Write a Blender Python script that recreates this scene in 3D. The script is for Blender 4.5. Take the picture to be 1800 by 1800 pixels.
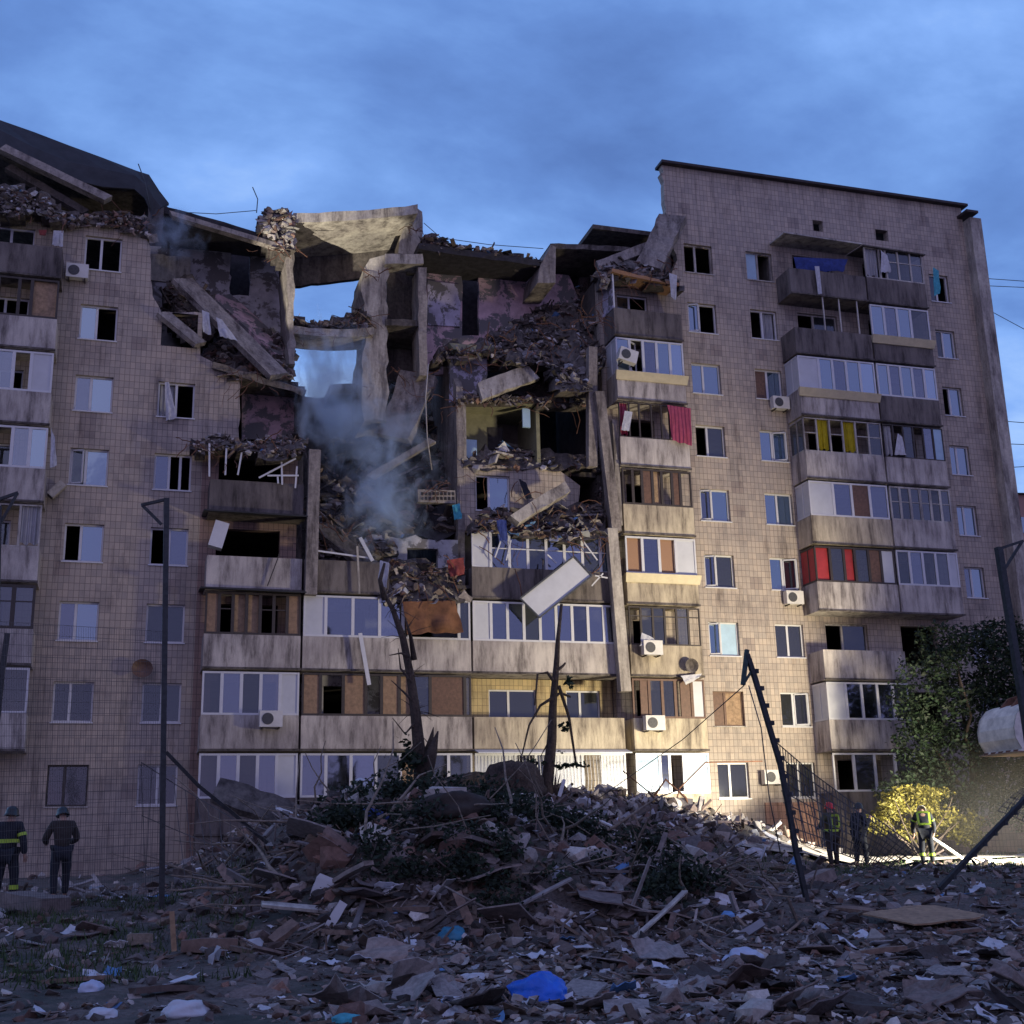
import bpy, bmesh, math, random
from mathutils import Vector, Matrix, noise, Quaternion
from mathutils.geometry import tessellate_polygon
random.seed(7)
for o in list(bpy.data.objects): bpy.data.objects.remove(o)
S = bpy.context.scene
COL = S.collection
R_ = math.radians
# ------------------------------------------------------------------ camera
CAMY, CAMZ = -45.6006, 1.6
FPX, PIT, YAW, ROL = 2209.225, .264361843, .30004508, -.0242813
Fv = Vector((math.sin(YAW)*math.cos(PIT), math.cos(YAW)*math.cos(PIT), math.sin(PIT)))
_r = Vector((math.cos(YAW), -math.sin(YAW), 0)); _u = _r.cross(Fv)
Rv = _r*math.cos(ROL)+_u*math.sin(ROL); Uv = _u*math.cos(ROL)-_r*math.sin(ROL)
cd = bpy.data.cameras.new('camera'); cam = bpy.data.objects.new('camera', cd); COL.objects.link(cam)
m = Matrix((Rv, Uv, -Fv)).transposed().to_4x4(); m.translation = (0, CAMY, CAMZ); cam.matrix_world = m
cd.sensor_width = 36; cd.lens = 36*FPX/1800; cd.clip_end = 5000; cd.clip_start = .1
S.camera = cam
S.render.resolution_x = S.render.resolution_y = 1024
# ------------------------------------------------------------------ world
W = bpy.data.worlds.new('World'); S.world = W; W.use_nodes = True
nt = W.node_tree; nt.nodes.clear()
def N(t, **k):
    n = nt.nodes.new(t)
    for a, b in k.items(): setattr(n, a, b)
    return n
def L(a, b): nt.links.new(a, b)
def ramp(fac, stops, interp='LINEAR'):
    r = N('ShaderNodeValToRGB'); r.color_ramp.interpolation = interp
    e = r.color_ramp.elements
    while len(e) < len(stops): e.new(.5)
    for i, (p, c) in enumerate(stops):
        e[i].position = p; e[i].color = tuple(c)+(1,) if len(c) == 3 else c
    if fac is not None: L(fac, r.inputs[0])
    return r.outputs[0]
def mth(op, a, b=None, c=None, clamp=False):
    n = N('ShaderNodeMath', operation=op); n.use_clamp = clamp
    for i, v in enumerate((a, b, c)):
        if v is None: continue
        if isinstance(v, (int, float)): n.inputs[i].default_value = v
        else: L(v, n.inputs[i])
    return n.outputs[0]
def mixc(f, a, b, mode='MIX'):
    n = N('ShaderNodeMix', data_type='RGBA', blend_type=mode)
    for i, v in ((0, f), (6, a), (7, b)):
        if isinstance(v, (int, float)): n.inputs[i].default_value = v
        elif isinstance(v, (tuple, list)): n.inputs[i].default_value = tuple(v)+(1,) if len(v) == 3 else v
        else: L(v, n.inputs[i])
    return n.outputs[2]
out = N('ShaderNodeOutputWorld'); bg = N('ShaderNodeBackground')
tc = N('ShaderNodeTexCoord'); sep = N('ShaderNodeSeparateXYZ'); L(tc.outputs['Generated'], sep.inputs[0])
zz = mth('MAXIMUM', mth('ADD', sep.outputs[2], .18), .05)
cmb = N('ShaderNodeCombineXYZ'); L(mth('DIVIDE', sep.outputs[0], zz), cmb.inputs[0]); L(mth('DIVIDE', sep.outputs[1], zz), cmb.inputs[1])
mp = N('ShaderNodeMapping'); mp.inputs['Rotation'].default_value = (0, 0, R_(-25)); mp.inputs['Scale'].default_value = (.85, 1.15, 1)
mp.inputs['Location'].default_value = (.3, 1.1, 0)
L(cmb.outputs[0], mp.inputs[0])
n1 = N('ShaderNodeTexNoise'); n1.inputs['Scale'].default_value = 2.6; n1.inputs['Detail'].default_value = 9; n1.inputs['Roughness'].default_value = .56
n1.inputs['Distortion'].default_value = .15
L(mp.outputs[0], n1.inputs[0])
n2 = N('ShaderNodeTexNoise'); n2.inputs['Scale'].default_value = .7; n2.inputs['Detail'].default_value = 3; L(mp.outputs[0], n2.inputs[0])
cl = mth('ADD', mth('MULTIPLY', n1.outputs[0], .6), mth('MULTIPLY', n2.outputs[0], .4))
elev = mth('SUBTRACT', cl, mth('MULTIPLY', mth('SUBTRACT', sep.outputs[2], .42), .34))
front = ramp(elev, [(.33, (.085, .175, .46)), (.41, (.118, .24, .59)), (.47, (.16, .315, .71)), (.52, (.21, .39, .83)), (.60, (.35, .54, .92))])
back = (.235, .25, .53)
fb = N('ShaderNodeMapRange'); L(sep.outputs[1], fb.inputs[0]); fb.inputs[1].default_value = .25; fb.inputs[2].default_value = -.45
skyc = mixc(fb.outputs[0], front, back)
sky = N('ShaderNodeTexSky', sky_type='NISHITA'); sky.sun_disc = False; sky.sun_elevation = R_(1.5); sky.sun_rotation = R_(200)
L(sky.outputs[0], bg.inputs[0]); bg.inputs[1].default_value = .015
bg2 = N('ShaderNodeBackground'); L(skyc, bg2.inputs[0]); bg2.inputs[1].default_value = 1.12
ad = N('ShaderNodeAddShader'); L(bg.outputs[0], ad.inputs[0]); L(bg2.outputs[0], ad.inputs[1]); L(ad.outputs[0], out.inputs[0])
# ------------------------------------------------------------------ weak glow of the hidden sun, lamps
sl = bpy.data.lights.new('sun', 'SUN'); sl.energy = .08; sl.angle = R_(40); sl.color = (.85, .85, 1)
so = bpy.data.objects.new('sun', sl); COL.objects.link(so); so.rotation_euler = (R_(62), 0, R_(-20))
S.cycles.volume_bounces = 3
S.view_settings.view_transform = 'Standard'; S.view_settings.look = 'None'; S.view_settings.exposure = 0; S.view_settings.gamma = 1
def spot(name, loc, tgt, power, col, size, blend=1, rad=.25):
    l = bpy.data.lights.new(name, 'SPOT'); l.energy = power; l.color = col; l.spot_size = R_(size); l.spot_blend = blend; l.shadow_soft_size = rad
    o = bpy.data.objects.new(name, l); COL.objects.link(o); o.location = loc
    o.rotation_euler = (Vector(tgt)-Vector(loc)).to_track_quat('-Z', 'Y').to_euler(); return o
WARM = (1, .87, .62)
LAMP = Vector((27.6, -14.0, 3.8))
# ------------------------------------------------------------------ helpers
def P(px, py, Y=0.):
    d = Fv+Rv*((px-900)/FPX)+Uv*((900-py)/FPX); t = (Y-CAMY)/d.y
    return Vector((d.x*t, Y, d.z*t+CAMZ))
def PR(v):
    v = Vector(v)-Vector((0, CAMY, CAMZ)); d = v.dot(Fv)
    return 900+FPX*v.dot(Rv)/d, 900-FPX*v.dot(Uv)/d
MATS = {}
def mat(name, col, rough=.85, kind=None, metal=0., bump=.0, sc=6., var=.35, **k):
    """procedural material: colour broken up by two noises, plus bump"""
    global nt
    if name in MATS: return MATS[name]
    M = bpy.data.materials.new(name); M.use_nodes = True; nt = M.node_tree; nt.nodes.clear()
    o = N('ShaderNodeOutputMaterial'); b = N('ShaderNodeBsdfPrincipled'); L(b.outputs[0], o.inputs[0])
    b.inputs['Roughness'].default_value = rough; b.inputs['Metallic'].default_value = metal
    t = N('ShaderNodeTexCoord'); v = t.outputs['Object']
    a = N('ShaderNodeTexNoise'); a.inputs['Scale'].default_value = sc; a.inputs['Detail'].default_value = 6; a.inputs['Roughness'].default_value = .65; L(v, a.inputs[0])
    lo = tuple(c*(1-var) for c in col); hi = tuple(min(1, c*(1+var)) for c in col)
    c = ramp(a.outputs[0], [(.3, lo), (.7, hi)])
    hgt = a.outputs[0]
    if kind == 'tile':
        s = N('ShaderNodeSeparateXYZ'); L(v, s.inputs[0]); q = N('ShaderNodeCombineXYZ')
        L(mth('ADD', s.outputs[0], s.outputs[1]), q.inputs[0]); L(s.outputs[2], q.inputs[1])
        br = N('ShaderNodeTexBrick'); br.offset = 0; br.squash = 1
        for n_, x in (('Scale', 1), ('Mortar Size', .010), ('Mortar Smooth', .3), ('Brick Width', .18), ('Row Height', .255), ('Bias', 0)): br.inputs[n_].default_value = x
        br.inputs['Color1'].default_value = (.84, .84, .86, 1); br.inputs['Color2'].default_value = (1.1, 1.06, 1.03, 1); br.inputs['Mortar'].default_value = (.42, .40, .42, 1)
        L(q.outputs[0], br.inputs[0])
        big = N('ShaderNodeTexNoise'); big.inputs['Scale'].default_value = .45; big.inputs['Detail'].default_value = 7; big.inputs['Roughness'].default_value = .7; L(v, big.inputs[0])
        c = mixc(1., c, ramp(big.outputs[0], [(.3, (.62, .6, .62)), (.5, (1, 1, 1)), (.75, (1.1, 1.06, 1))]), 'MULTIPLY')
        # a few replaced or fallen tiles: snapped noise
        sn = N('ShaderNodeVectorMath', operation='SNAP'); L(q.outputs[0], sn.inputs[0]); sn.inputs[1].default_value = (.54, .51, 1)
        wn = N('ShaderNodeTexWhiteNoise'); L(sn.outputs[0], wn.inputs[0])
        c = mixc(mth('MULTIPLY', mth('GREATER_THAN', wn.outputs[0], .975), .4), c, (.16, .12, .115))
        st = N('ShaderNodeTexNoise'); st.inputs['Scale'].default_value = 1.2; st.inputs['Detail'].default_value = 8; st.inputs['Roughness'].default_value = .7; mq = N('ShaderNodeMapping'); mq.inputs['Scale'].default_value = (1.4, 1.4, .22); L(v, mq.inputs[0]); L(mq.outputs[0], st.inputs[0])
        c = mixc(1., c, ramp(st.outputs[0], [(.34, (.55, .53, .53)), (.46, (1, 1, 1)), (.7, (1.08, 1.07, 1.05))]), 'MULTIPLY')
        c = mixc(1., c, br.outputs[0], 'MULTIPLY')
        hgt = br.outputs['Fac']; hgt = mth('SUBTRACT', 1, hgt)
    if kind == 'stain':
        mp_ = N('ShaderNodeMapping'); mp_.inputs['Scale'].default_value = (1.6, 1.6, .28); L(v, mp_.inputs[0])
        st = N('ShaderNodeTexNoise'); st.inputs['Scale'].default_value = 1.6; st.inputs['Detail'].default_value = 8; st.inputs['Roughness'].default_value = .72; L(mp_.outputs[0], st.inputs[0])
        c = mixc(1., c, ramp(st.outputs[0], [(.36, (.30, .28, .28)), (.49, (.82, .80, .79)), (.60, (1.1, 1.09, 1.06))]), 'MULTIPLY')
        s2 = N('ShaderNodeTexNoise'); s2.inputs['Scale'].default_value = .6; s2.inputs['Detail'].default_value = 5; L(v, s2.inputs[0])
        c = mixc(1., c, ramp(s2.outputs[0], [(.35, (.7, .68, .7)), (.6, (1.05, 1.04, 1.02))]), 'MULTIPLY')
    if kind == 'patch':
        pn = N('ShaderNodeTexNoise'); pn.inputs['Scale'].default_value = 1.1; pn.inputs['Detail'].default_value = 9; pn.inputs['Roughness'].default_value = .72; pn.inputs['Distortion'].default_value = .4; L(v, pn.inputs[0])
        c = mixc(ramp(pn.outputs[0], [(.47, (0, 0, 0)), (.5, (1, 1, 1))]), (.16, .15, .15), c)
    if kind == 'ground':
        s2 = N('ShaderNodeTexNoise'); s2.inputs['Scale'].default_value = .55; s2.inputs['Detail'].default_value = 7; s2.inputs['Roughness'].default_value = .7; L(v, s2.inputs[0])
        c = mixc(ramp(s2.outputs[0], [(.45, (0, 0, 0)), (.6, (1, 1, 1))]), c, k['col2'])
        s3 = N('ShaderNodeTexVoronoi'); s3.inputs['Scale'].default_value = 5; L(v, s3.inputs[0])
        c = mixc(.5, c, mixc(1., c, ramp(s3.outputs['Distance'], [(0, (.5, .5, .5)), (.6, (1.3, 1.3, 1.3))]), 'MULTIPLY'))
    if kind == 'rib':
        s = N('ShaderNodeSeparateXYZ'); L(v, s.inputs[0])
        hgt = mth('SINE', mth('MULTIPLY', s.outputs[0], k.get('freq', 60)))
    if kind == 'random':
        oi = N('ShaderNodeObjectInfo'); c = mixc(1., c, ramp(oi.outputs['Random'], [(0, (.55, .55, .6)), (1, (1.3, 1.25, 1.2))]), 'MULTIPLY')
    if k.get('island'):
        g = N('ShaderNodeNewGeometry'); c = mixc(1., c, ramp(g.outputs['Random Per Island'], [(0, (.45, .45, .47)), (.6, (1, 1, 1)), (1, (1.5, 1.45, 1.4))]), 'MULTIPLY')
    L(c, b.inputs['Base Color'])
    if bump:
        bp = N('ShaderNodeBump'); bp.inputs['Strength'].default_value = bump; bp.inputs['Distance'].default_value = k.get('bd', .03); L(hgt, bp.inputs['Height']); L(bp.outputs[0], b.inputs['Normal'])
    if k.get('trans'):
        tr = N('ShaderNodeBsdfTranslucent'); L(c, tr.inputs[0]); mx = N('ShaderNodeMixShader'); mx.inputs[0].default_value = k['trans']
        L(b.outputs[0], mx.inputs[1]); L(tr.outputs[0], mx.inputs[2]); L(mx.outputs[0], o.inputs[0])
    MATS[name] = M; return M
def glass(name, tint, refl, through, base):
    global nt
    M = bpy.data.materials.new(name); M.use_nodes = True; nt = M.node_tree; nt.nodes.clear()
    o = N('ShaderNodeOutputMaterial'); g = N('ShaderNodeBsdfGlossy'); g.inputs['Roughness'].default_value = .06; g.inputs[0].default_value = tint+(1,)
    t = N('ShaderNodeBsdfTransparent'); t.inputs[0].default_value = (.75, .78, .8, 1); d = N('ShaderNodeBsdfDiffuse'); d.inputs[0].default_value = base+(1,)
    oi = N('ShaderNodeTexCoord'); no = N('ShaderNodeTexNoise'); no.inputs['Scale'].default_value = .8; no.inputs['Detail'].default_value = 3; L(oi.outputs['Object'], no.inputs[0])
    bp = N('ShaderNodeBump'); bp.inputs['Strength'].default_value = .08; bp.inputs['Distance'].default_value = .1; L(no.outputs[0], bp.inputs['Height']); L(bp.outputs[0], g.inputs['Normal'])
    a = N('ShaderNodeMixShader'); a.inputs[0].default_value = through; L(d.outputs[0], a.inputs[1]); L(t.outputs[0], a.inputs[2])
    gm = N('ShaderNodeNewGeometry'); f = mth('ADD', refl*.55, mth('MULTIPLY', gm.outputs['Random Per Island'], refl*.9))
    b = N('ShaderNodeMixShader'); L(f, b.inputs[0]); L(a.outputs[0], b.inputs[1]); L(g.outputs[0], b.inputs[2]); L(b.outputs[0], o.inputs[0])
    MATS[name] = M; return M
mat('tile', (.41, .355, .295), .7, 'tile', bump=.35, sc=30, var=.12, bd=.012)
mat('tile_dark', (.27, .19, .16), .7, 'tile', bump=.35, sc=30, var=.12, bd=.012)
mat('tile_yellow', (.50, .40, .21), .7, 'tile', bump=.3, sc=30, var=.1, bd=.012)
mat('parapet', (.50, .465, .43), .9, 'stain', bump=.35, sc=40, var=.22)
mat('parapet_dark', (.17, .15, .14), .9, 'stain', bump=.35, sc=40, var=.25)
mat('parapet_cream', (.52, .46, .34), .9, 'stain', bump=.3, sc=40, var=.12)
mat('yellow_apron', (.58, .50, .32), .6, sc=3, var=.12)
mat('concrete', (.30, .27, .245), .92, 'stain', bump=.5, sc=9, var=.3)
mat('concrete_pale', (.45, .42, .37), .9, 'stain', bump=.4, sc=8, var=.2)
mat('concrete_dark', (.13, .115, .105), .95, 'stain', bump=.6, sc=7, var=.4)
mat('soot_and_shade', (.035, .032, .035), .95, bump=.5, sc=4, var=.5)  # near black: shade painted into recesses and undersides, soot in the shaft heap
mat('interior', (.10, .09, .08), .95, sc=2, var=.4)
mat('plaster_lilac', (.50, .46, .56), .9, 'patch', bump=.3, sc=1.6, var=.3)
mat('plaster_pink', (.52, .36, .38), .9, 'patch', bump=.4, sc=1.6, var=.4)
mat('plaster_grey', (.42, .41, .43), .9, 'patch', bump=.4, sc=1.6, var=.4)
mat('plaster_green', (.22, .21, .13), .9, sc=3, var=.2, bump=.1)
mat('orange_wall', (.36, .20, .11), .9, sc=3, var=.2)
mat('white_pvc', (.60, .60, .61), .4, sc=5, var=.06)
mat('white_panel', (.53, .54, .56), .5, sc=2, var=.08)
mat('old_paint', (.50, .48, .44), .7, 'stain', sc=12, var=.15)
mat('dark_frame', (.045, .035, .03), .6, sc=10, var=.3)
mat('brown_wood', (.13, .07, .045), .6, sc=10, var=.3)
mat('plywood', (.27, .17, .10), .7, sc=7, var=.3, bump=.15)
mat('blind_brown', (.30, .17, .10), .7, sc=30, var=.1)
mat('boards', (.30, .20, .12), .8, sc=7, var=.4, bump=.3)
mat('curtain_white', (.55, .55, .58), .9, 'rib', bump=.8, sc=3, var=.1, freq=45, trans=.3)
mat('curtain_pink', (.50, .09, .17), .8, 'rib', bump=.9, sc=3, var=.2, freq=40, trans=.3)
mat('curtain_yellow', (.62, .50, .02), .8, 'rib', bump=.8, sc=3, var=.2, freq=30, trans=.4)
mat('red_sheet', (.36, .03, .035), .6, sc=3, var=.2)
mat('cloth_red', (.20, .04, .035), .9, sc=6, var=.4, bump=.5)
mat('cloth_orange', (.17, .075, .035), .9, sc=2.5, var=.45, bump=.5)
mat('cloth_blue', (.03, .05, .20), .9, sc=6, var=.4, bump=.5)
mat('cloth_white', (.6, .6, .63), .9, sc=6, var=.2, bump=.6, trans=.2)
mat('cloth_teal', (.06, .32, .40), .9, sc=6, var=.3, bump=.5)
mat('light_blue_panel', (.35, .50, .62), .5, sc=3, var=.1)
mat('membrane', (.028, .028, .032), .8, sc=1.5, var=.4, bump=.4)
mat('coping', (.04, .03, .03), .6, metal=.3, sc=4, var=.4)
mat('steel_dark', (.035, .04, .045), .5, metal=.5, sc=12, var=.4, bump=.2)
mat('steel_teal', (.03, .06, .06), .5, metal=.4, sc=12, var=.4, bump=.2)
mat('wire', (.08, .085, .09), .5, metal=.6, sc=9, var=.3)
mat('rust', (.13, .06, .035), .9, sc=8, var=.5, bump=.3)
mat('ac_white', (.62, .60, .56), .5, sc=4, var=.1)
mat('grille', (.06, .06, .065), .6, sc=20, var=.3)
mat('bark', (.085, .065, .05), .95, 'stain', bump=1., sc=14, var=.5, bd=.05)
mat('bark_pale', (.22, .18, .14), .9, bump=.8, sc=14, var=.4)
mat('leaf_dark', (.012, .028, .011), .7, sc=2, var=.4, island=True, trans=.25)
mat('leaf_brush', (.02, .034, .018), .8, sc=2, var=.5, island=True, trans=.2)
mat('leaf_lamplit', (.14, .125, .018), .7, sc=2, var=.3, island=True, trans=.3)  # leaf green shifted to yellow: floodlight painted into the colour
mat('grass', (.05, .085, .03), .8, sc=2, var=.5, island=True, trans=.3)
mat('ground', (.115, .092, .080), .95, 'ground', bump=.9, sc=11, var=.5, col2=(.05, .052, .042), bd=.06)
mat('rub_brown', (.17, .13, .115), .95, bump=.5, sc=9, var=.4, island=True)
mat('rub_grey', (.26, .235, .225), .95, bump=.5, sc=9, var=.35, island=True)
mat('rub_pale', (.40, .37, .34), .95, bump=.4, sc=9, var=.25, island=True)
mat('rub_brick', (.19, .115, .09), .95, bump=.5, sc=9, var=.35, island=True)
mat('rub_dark', (.06, .05, .045), .95, bump=.5, sc=9, var=.4, island=True)
mat('rub_wood', (.15, .115, .09), .9, bump=.3, sc=14, var=.4, island=True)
mat('rub_white', (.46, .47, .50), .8, bump=.2, sc=4, var=.15, island=True)
mat('rub_blue', (.10, .22, .42), .7, bump=.2, sc=4, var=.3, island=True)
mat('paper', (.50, .52, .57), .8, sc=3, var=.12, bump=.3)
mat('wood_plank', (.17, .12, .095), .85, 'random', bump=.4, sc=9, var=.35)
mat('block', (.21, .175, .16), .95, 'random', bump=.6, sc=6, var=.35, bd=.05)
mat('bag_blue', (.01, .12, .62), .4, sc=2, var=.35, bump=.8, bd=.05)
mat('bag_teal', (.02, .16, .26), .4, sc=2, var=.35, bump=.6)
mat('tarp_pale', (.42, .48, .62), .5, sc=3, var=.2, bump=.6)
mat('brick_facing', (.36, .22, .16), .9, 'tile', bump=.3, sc=30, var=.15)
mat('navy', (.010, .013, .022), .8, sc=9, var=.4, bump=.4)
mat('olive', (.075, .075, .04), .85, sc=7, var=.4, bump=.4)
mat('tan_cloth', (.035, .027, .022), .85, sc=7, var=.4, bump=.4)
mat('hivis', (.42, .60, .05), .5, sc=9, var=.15)
mat('helmet_red', (.65, .02, .02), .3, sc=3, var=.1)
mat('helmet_dark', (.02, .03, .03), .3, sc=3, var=.2)
mat('helmet_white', (.55, .55, .5), .35, sc=3, var=.1)
mat('skin', (.45, .27, .20), .6, sc=9, var=.1)
mat('boot', (.015, .014, .014), .5, sc=9, var=.3)
mat('bucket_steel', (.70, .66, .57), .5, metal=.2, sc=4, var=.3, bump=.15)
mat('far_wall', (.34, .20, .17), .9, sc=1, var=.1)
mat('white_hose', (.7, .7, .64), .8, sc=6, var=.15, bump=.3)
glass('glass', (.75, .8, .95), .22, .7, (.02, .025, .03))
glass('glass_blue', (.75, .88, 1), .36, .3, (.02, .05, .09))
glass('glass_dim', (.75, .8, .9), .1, .6, (.06, .063, .066))

class MB:
    def __init__(s): s.v = []; s.f = []; s.mi = []; s.cur = 0
    def add(s, vs, fs):
        n = len(s.v); s.v += [Vector(v) for v in vs]; s.f += [tuple(i+n for i in f) for f in fs]; s.mi += [s.cur]*len(fs); return s
    def hexa(s, c):
        return s.add(c, [(0, 3, 2, 1), (4, 5, 6, 7), (0, 1, 5, 4), (1, 2, 6, 5), (2, 3, 7, 6), (3, 0, 4, 7)])
    def box(s, x0, x1, y0, y1, z0, z1):
        return s.hexa([(x0, y0, z0), (x1, y0, z0), (x1, y1, z0), (x0, y1, z0), (x0, y0, z1), (x1, y0, z1), (x1, y1, z1), (x0, y1, z1)])
    def obox(s, M, sx, sy, sz):
        return s.hexa([M @ Vector((x*sx/2, y*sy/2, z*sz/2)) for x, y, z in ((-1, -1, -1), (1, -1, -1), (1, 1, -1), (-1, 1, -1), (-1, -1, 1), (1, -1, 1), (1, 1, 1), (-1, 1, 1))])
    def beam(s, a, b, w, t, up=(0, 0, 1)):
        a = Vector(a); b = Vector(b); d = b-a; q = d.normalized(); u = Vector(up)
        if abs(q.dot(u)) > .98: u = Vector((0, 1, 0))
        x = q.cross(u).normalized(); z = x.cross(q)
        M = Matrix((x, q, z)).transposed().to_4x4(); M.translation = (a+b)/2
        return s.obox(M, w, d.length, t)
    def tube(s, pts, rads, n=8, cap=True):
        pts = [Vector(p) for p in pts]
        if isinstance(rads, (int, float)): rads = [rads]*len(pts)
        k = len(s.v); ring = []
        px = None
        for i, p in enumerate(pts):
            d = (pts[min(i+1, len(pts)-1)]-pts[max(i-1, 0)]).normalized()
            if px is None: px = d.orthogonal().normalized()
            px = (px-d*px.dot(d)).normalized(); py = d.cross(px)
            ring.append([p+(px*math.cos(2*math.pi*j/n)+py*math.sin(2*math.pi*j/n))*rads[i] for j in range(n)])
        vs = [v for r in ring for v in r]; fs = []
        for i in range(len(pts)-1):
            for j in range(n): fs.append((i*n+j, i*n+(j+1) % n, (i+1)*n+(j+1) % n, (i+1)*n+j))
        if cap: fs.append(tuple(range(n-1, -1, -1))); fs.append(tuple((len(pts)-1)*n+j for j in range(n)))
        return s.add(vs, fs)
    def poly(s, pts, y0, y1, holes=()):
        """pts in X,Z; extruded between y0 (front) and y1"""
        loops = [list(pts)]+[list(h) for h in holes]
        v3 = [[Vector((a, b, 0)) for a, b in l] for l in loops]
        tris = tessellate_polygon(v3); flat = [v for l in v3 for v in l]; n = len(flat)
        vs = [(v.x, y0, v.y) for v in flat]+[(v.x, y1, v.y) for v in flat]; fs = []
        for t in tris:
            a, b, c = [flat[i] for i in t]
            if (b-a).cross(c-a).z < 0: t = (t[0], t[2], t[1])
            fs.append(tuple(t)); fs.append(tuple(i+n for i in reversed(t)))
        k = 0
        for l in v3:
            m_ = len(l); ar = sum(l[i].x*l[(i+1) % m_].y-l[(i+1) % m_].x*l[i].y for i in range(m_))
            ccw = (ar > 0) == (k == 0)
            for i in range(m_):
                a, b = k+i, k+(i+1) % m_
                fs.append((b, a, a+n, b+n) if ccw else (a, b, b+n, a+n))
            k += m_
        return s.add(vs, fs)
    def ppoly(s, px, Y, th):
        q = [P(a, b, Y) for a, b in px]; return s.poly([(v.x, v.z) for v in q], Y, Y+th)
    def mesh(s, name, mats, org=(0, 0, 0), smooth=False):
        me = bpy.data.meshes.new(name); o = Vector(org)
        me.from_pydata([tuple(v-o) for v in s.v], [], s.f)
        for m_ in ([mats] if isinstance(mats, str) else mats): me.materials.append(MATS[m_])
        me.polygons.foreach_set('material_index', s.mi)
        if smooth: me.polygons.foreach_set('use_smooth', [True]*len(s.f))
        me.update(); return me
    def build(s, name, mats, parent=None, org=None, smooth=False):
        if org is None: org = WORG(parent) if parent else (0, 0, 0)
        o = bpy.data.objects.new(name, s.mesh(name, mats, org, smooth)); COL.objects.link(o)
        if parent: o.parent = parent
        else: o.location = org
        o['_o'] = tuple(org)
        return o
def WORG(o): return Vector(o['_o'])
def tag(o, label=None, cat=None, group=None, kind=None):
    if label: o['label'] = label
    if cat: o['category'] = cat
    if group: o['group'] = group
    if kind: o['kind'] = kind
    return o
def thing(name, label, cat, loc, group=None):
    o = bpy.data.objects.new(name, None); COL.objects.link(o); o.location = loc; o.empty_display_size = .2; o['_o'] = tuple(loc)
    return tag(o, label, cat, group)
def copy_tree(o, parent=None):
    c = o.copy(); COL.objects.link(c); c.parent = parent
    for ch in list(o.children): copy_tree(ch, c)
    return c
def sm(a, b, x): t = max(0, min(1, (x-a)/(b-a))); return t*t*(3-2*t)
def lin(tab, x):
    if x <= tab[0][0]: return tab[0][1]
    for (a, b), (c, d) in zip(tab, tab[1:]):
        if x <= c: return b+(d-b)*(x-a)/(c-a)
    return tab[-1][1]
FL = lambda k: 2.58+2.8*(k-1)
# ------------------------------------------------------------------ terrain
RIDGE = [(-4, .05), (0, .1), (1.8, .35), (3.9, 1.3), (6, 2.1), (8.3, 2.1), (10.7, 2.45), (12, 2.25), (14, 2.1), (16, 2.05), (18, 1.7), (20, 1.15), (21.5, .6), (23, .1), (24, 0)]
BERM = [(.9, 0), (2.0, .6), (3.1, 1.35), (4.2, 1.7), (6, 1.7), (7.6, 1.35), (9, .85), (10.4, .5), (12, .25), (14, 0)]
def H(x, y, fine=True):
    b = .92*sm(-31, -19, y)+.2*sm(-19, 0, y)
    r = lin(RIDGE, x); yf = lin([(0, -12), (3, -17), (12, -18), (18, -15), (24, -9)], x)
    a = r*(sm(yf, -6.5, y) if y < -6.5 else 1-.35*sm(-6.5, 0, y))
    c = lin(BERM, x)*sm(-26.6, -22.6, y)*(1-sm(-20.8, -16.5, y))
    h = b+max(a, c)+.15*min(a, c)
    if fine:
        w = .10+.55*min(1, max(a, c))
        h += w*.55*(noise.fractal(Vector((x*.55, y*.55, 3)), 1, 2, 4)) + .05*noise.noise(Vector((x*2.2, y*2.2, 0)))
    return h
def GH(x, y): return H(x, y)
xs = [-400, -150, -60, -30, -18]+[-12+i*.25 for i in range(0, 200)]+[42, 55, 80, 150, 400]
ys = [-90, -60, -48]+[-44+i*.25 for i in range(0, 178)]+[4, 14, 40, 100, 250, 700]
g = MB(); nx = len(xs)
g.v = [Vector((x, y, H(x, y) if (-18 < x < 45 and -48 < y < 1) else (1.1 if y >= 1 else H(max(-18, min(45, x)), y, False)))) for y in ys for x in xs]
g.f = [(j*nx+i, j*nx+i+1, (j+1)*nx+i+1, (j+1)*nx+i) for j in range(len(ys)-1) for i in range(nx-1)]; g.mi = [0]*len(g.f)
tag(g.build('ground', 'ground', smooth=True), kind='structure')
# ------------------------------------------------------------------ the building
BO = Vector((0, 0, 1.1))
B = thing('apartment_building', 'nine storey tiled panel apartment block torn open down the middle, floors collapsed', 'building', BO)
def jag(pts, amp=.15, step=.45, seed=0):
    """ragged broken outline through X,Z points"""
    rnd = random.Random(seed); out_ = []
    for (a, b) in zip(pts, pts[1:]):
        a = Vector(a); b = Vector(b); n = max(1, int((b-a).length/step)); d = (b-a); nn = Vector((-d.y, d.x)).normalized()
        for i in range(n):
            p = a+d*(i/n)
            if i: p += nn*rnd.uniform(-amp, amp)+d.normalized()*rnd.uniform(-.4, .4)*step
            out_.append((p.x, p.y))
    out_.append(tuple(pts[-1])); return out_
def PX(l, Y=0.): return [(P(a, b, Y).x, P(a, b, Y).z) for a, b in l]
WH = []   # window holes
def win_rect(x0, x1, k, dz=0., h=1.37, s=.85): z = FL(k)+s+dz; return (x0, x1, z, z+h)
colA = (-2.42, -1.10); colB = (.50, 1.82); colC = (22.27, 23.62); colD = (25.27, 26.56); colE = (34.72, 35.75)
def hole(r): return [(r[0], r[2]), (r[1], r[2]), (r[1], r[3]), (r[0], r[3])]
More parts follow.
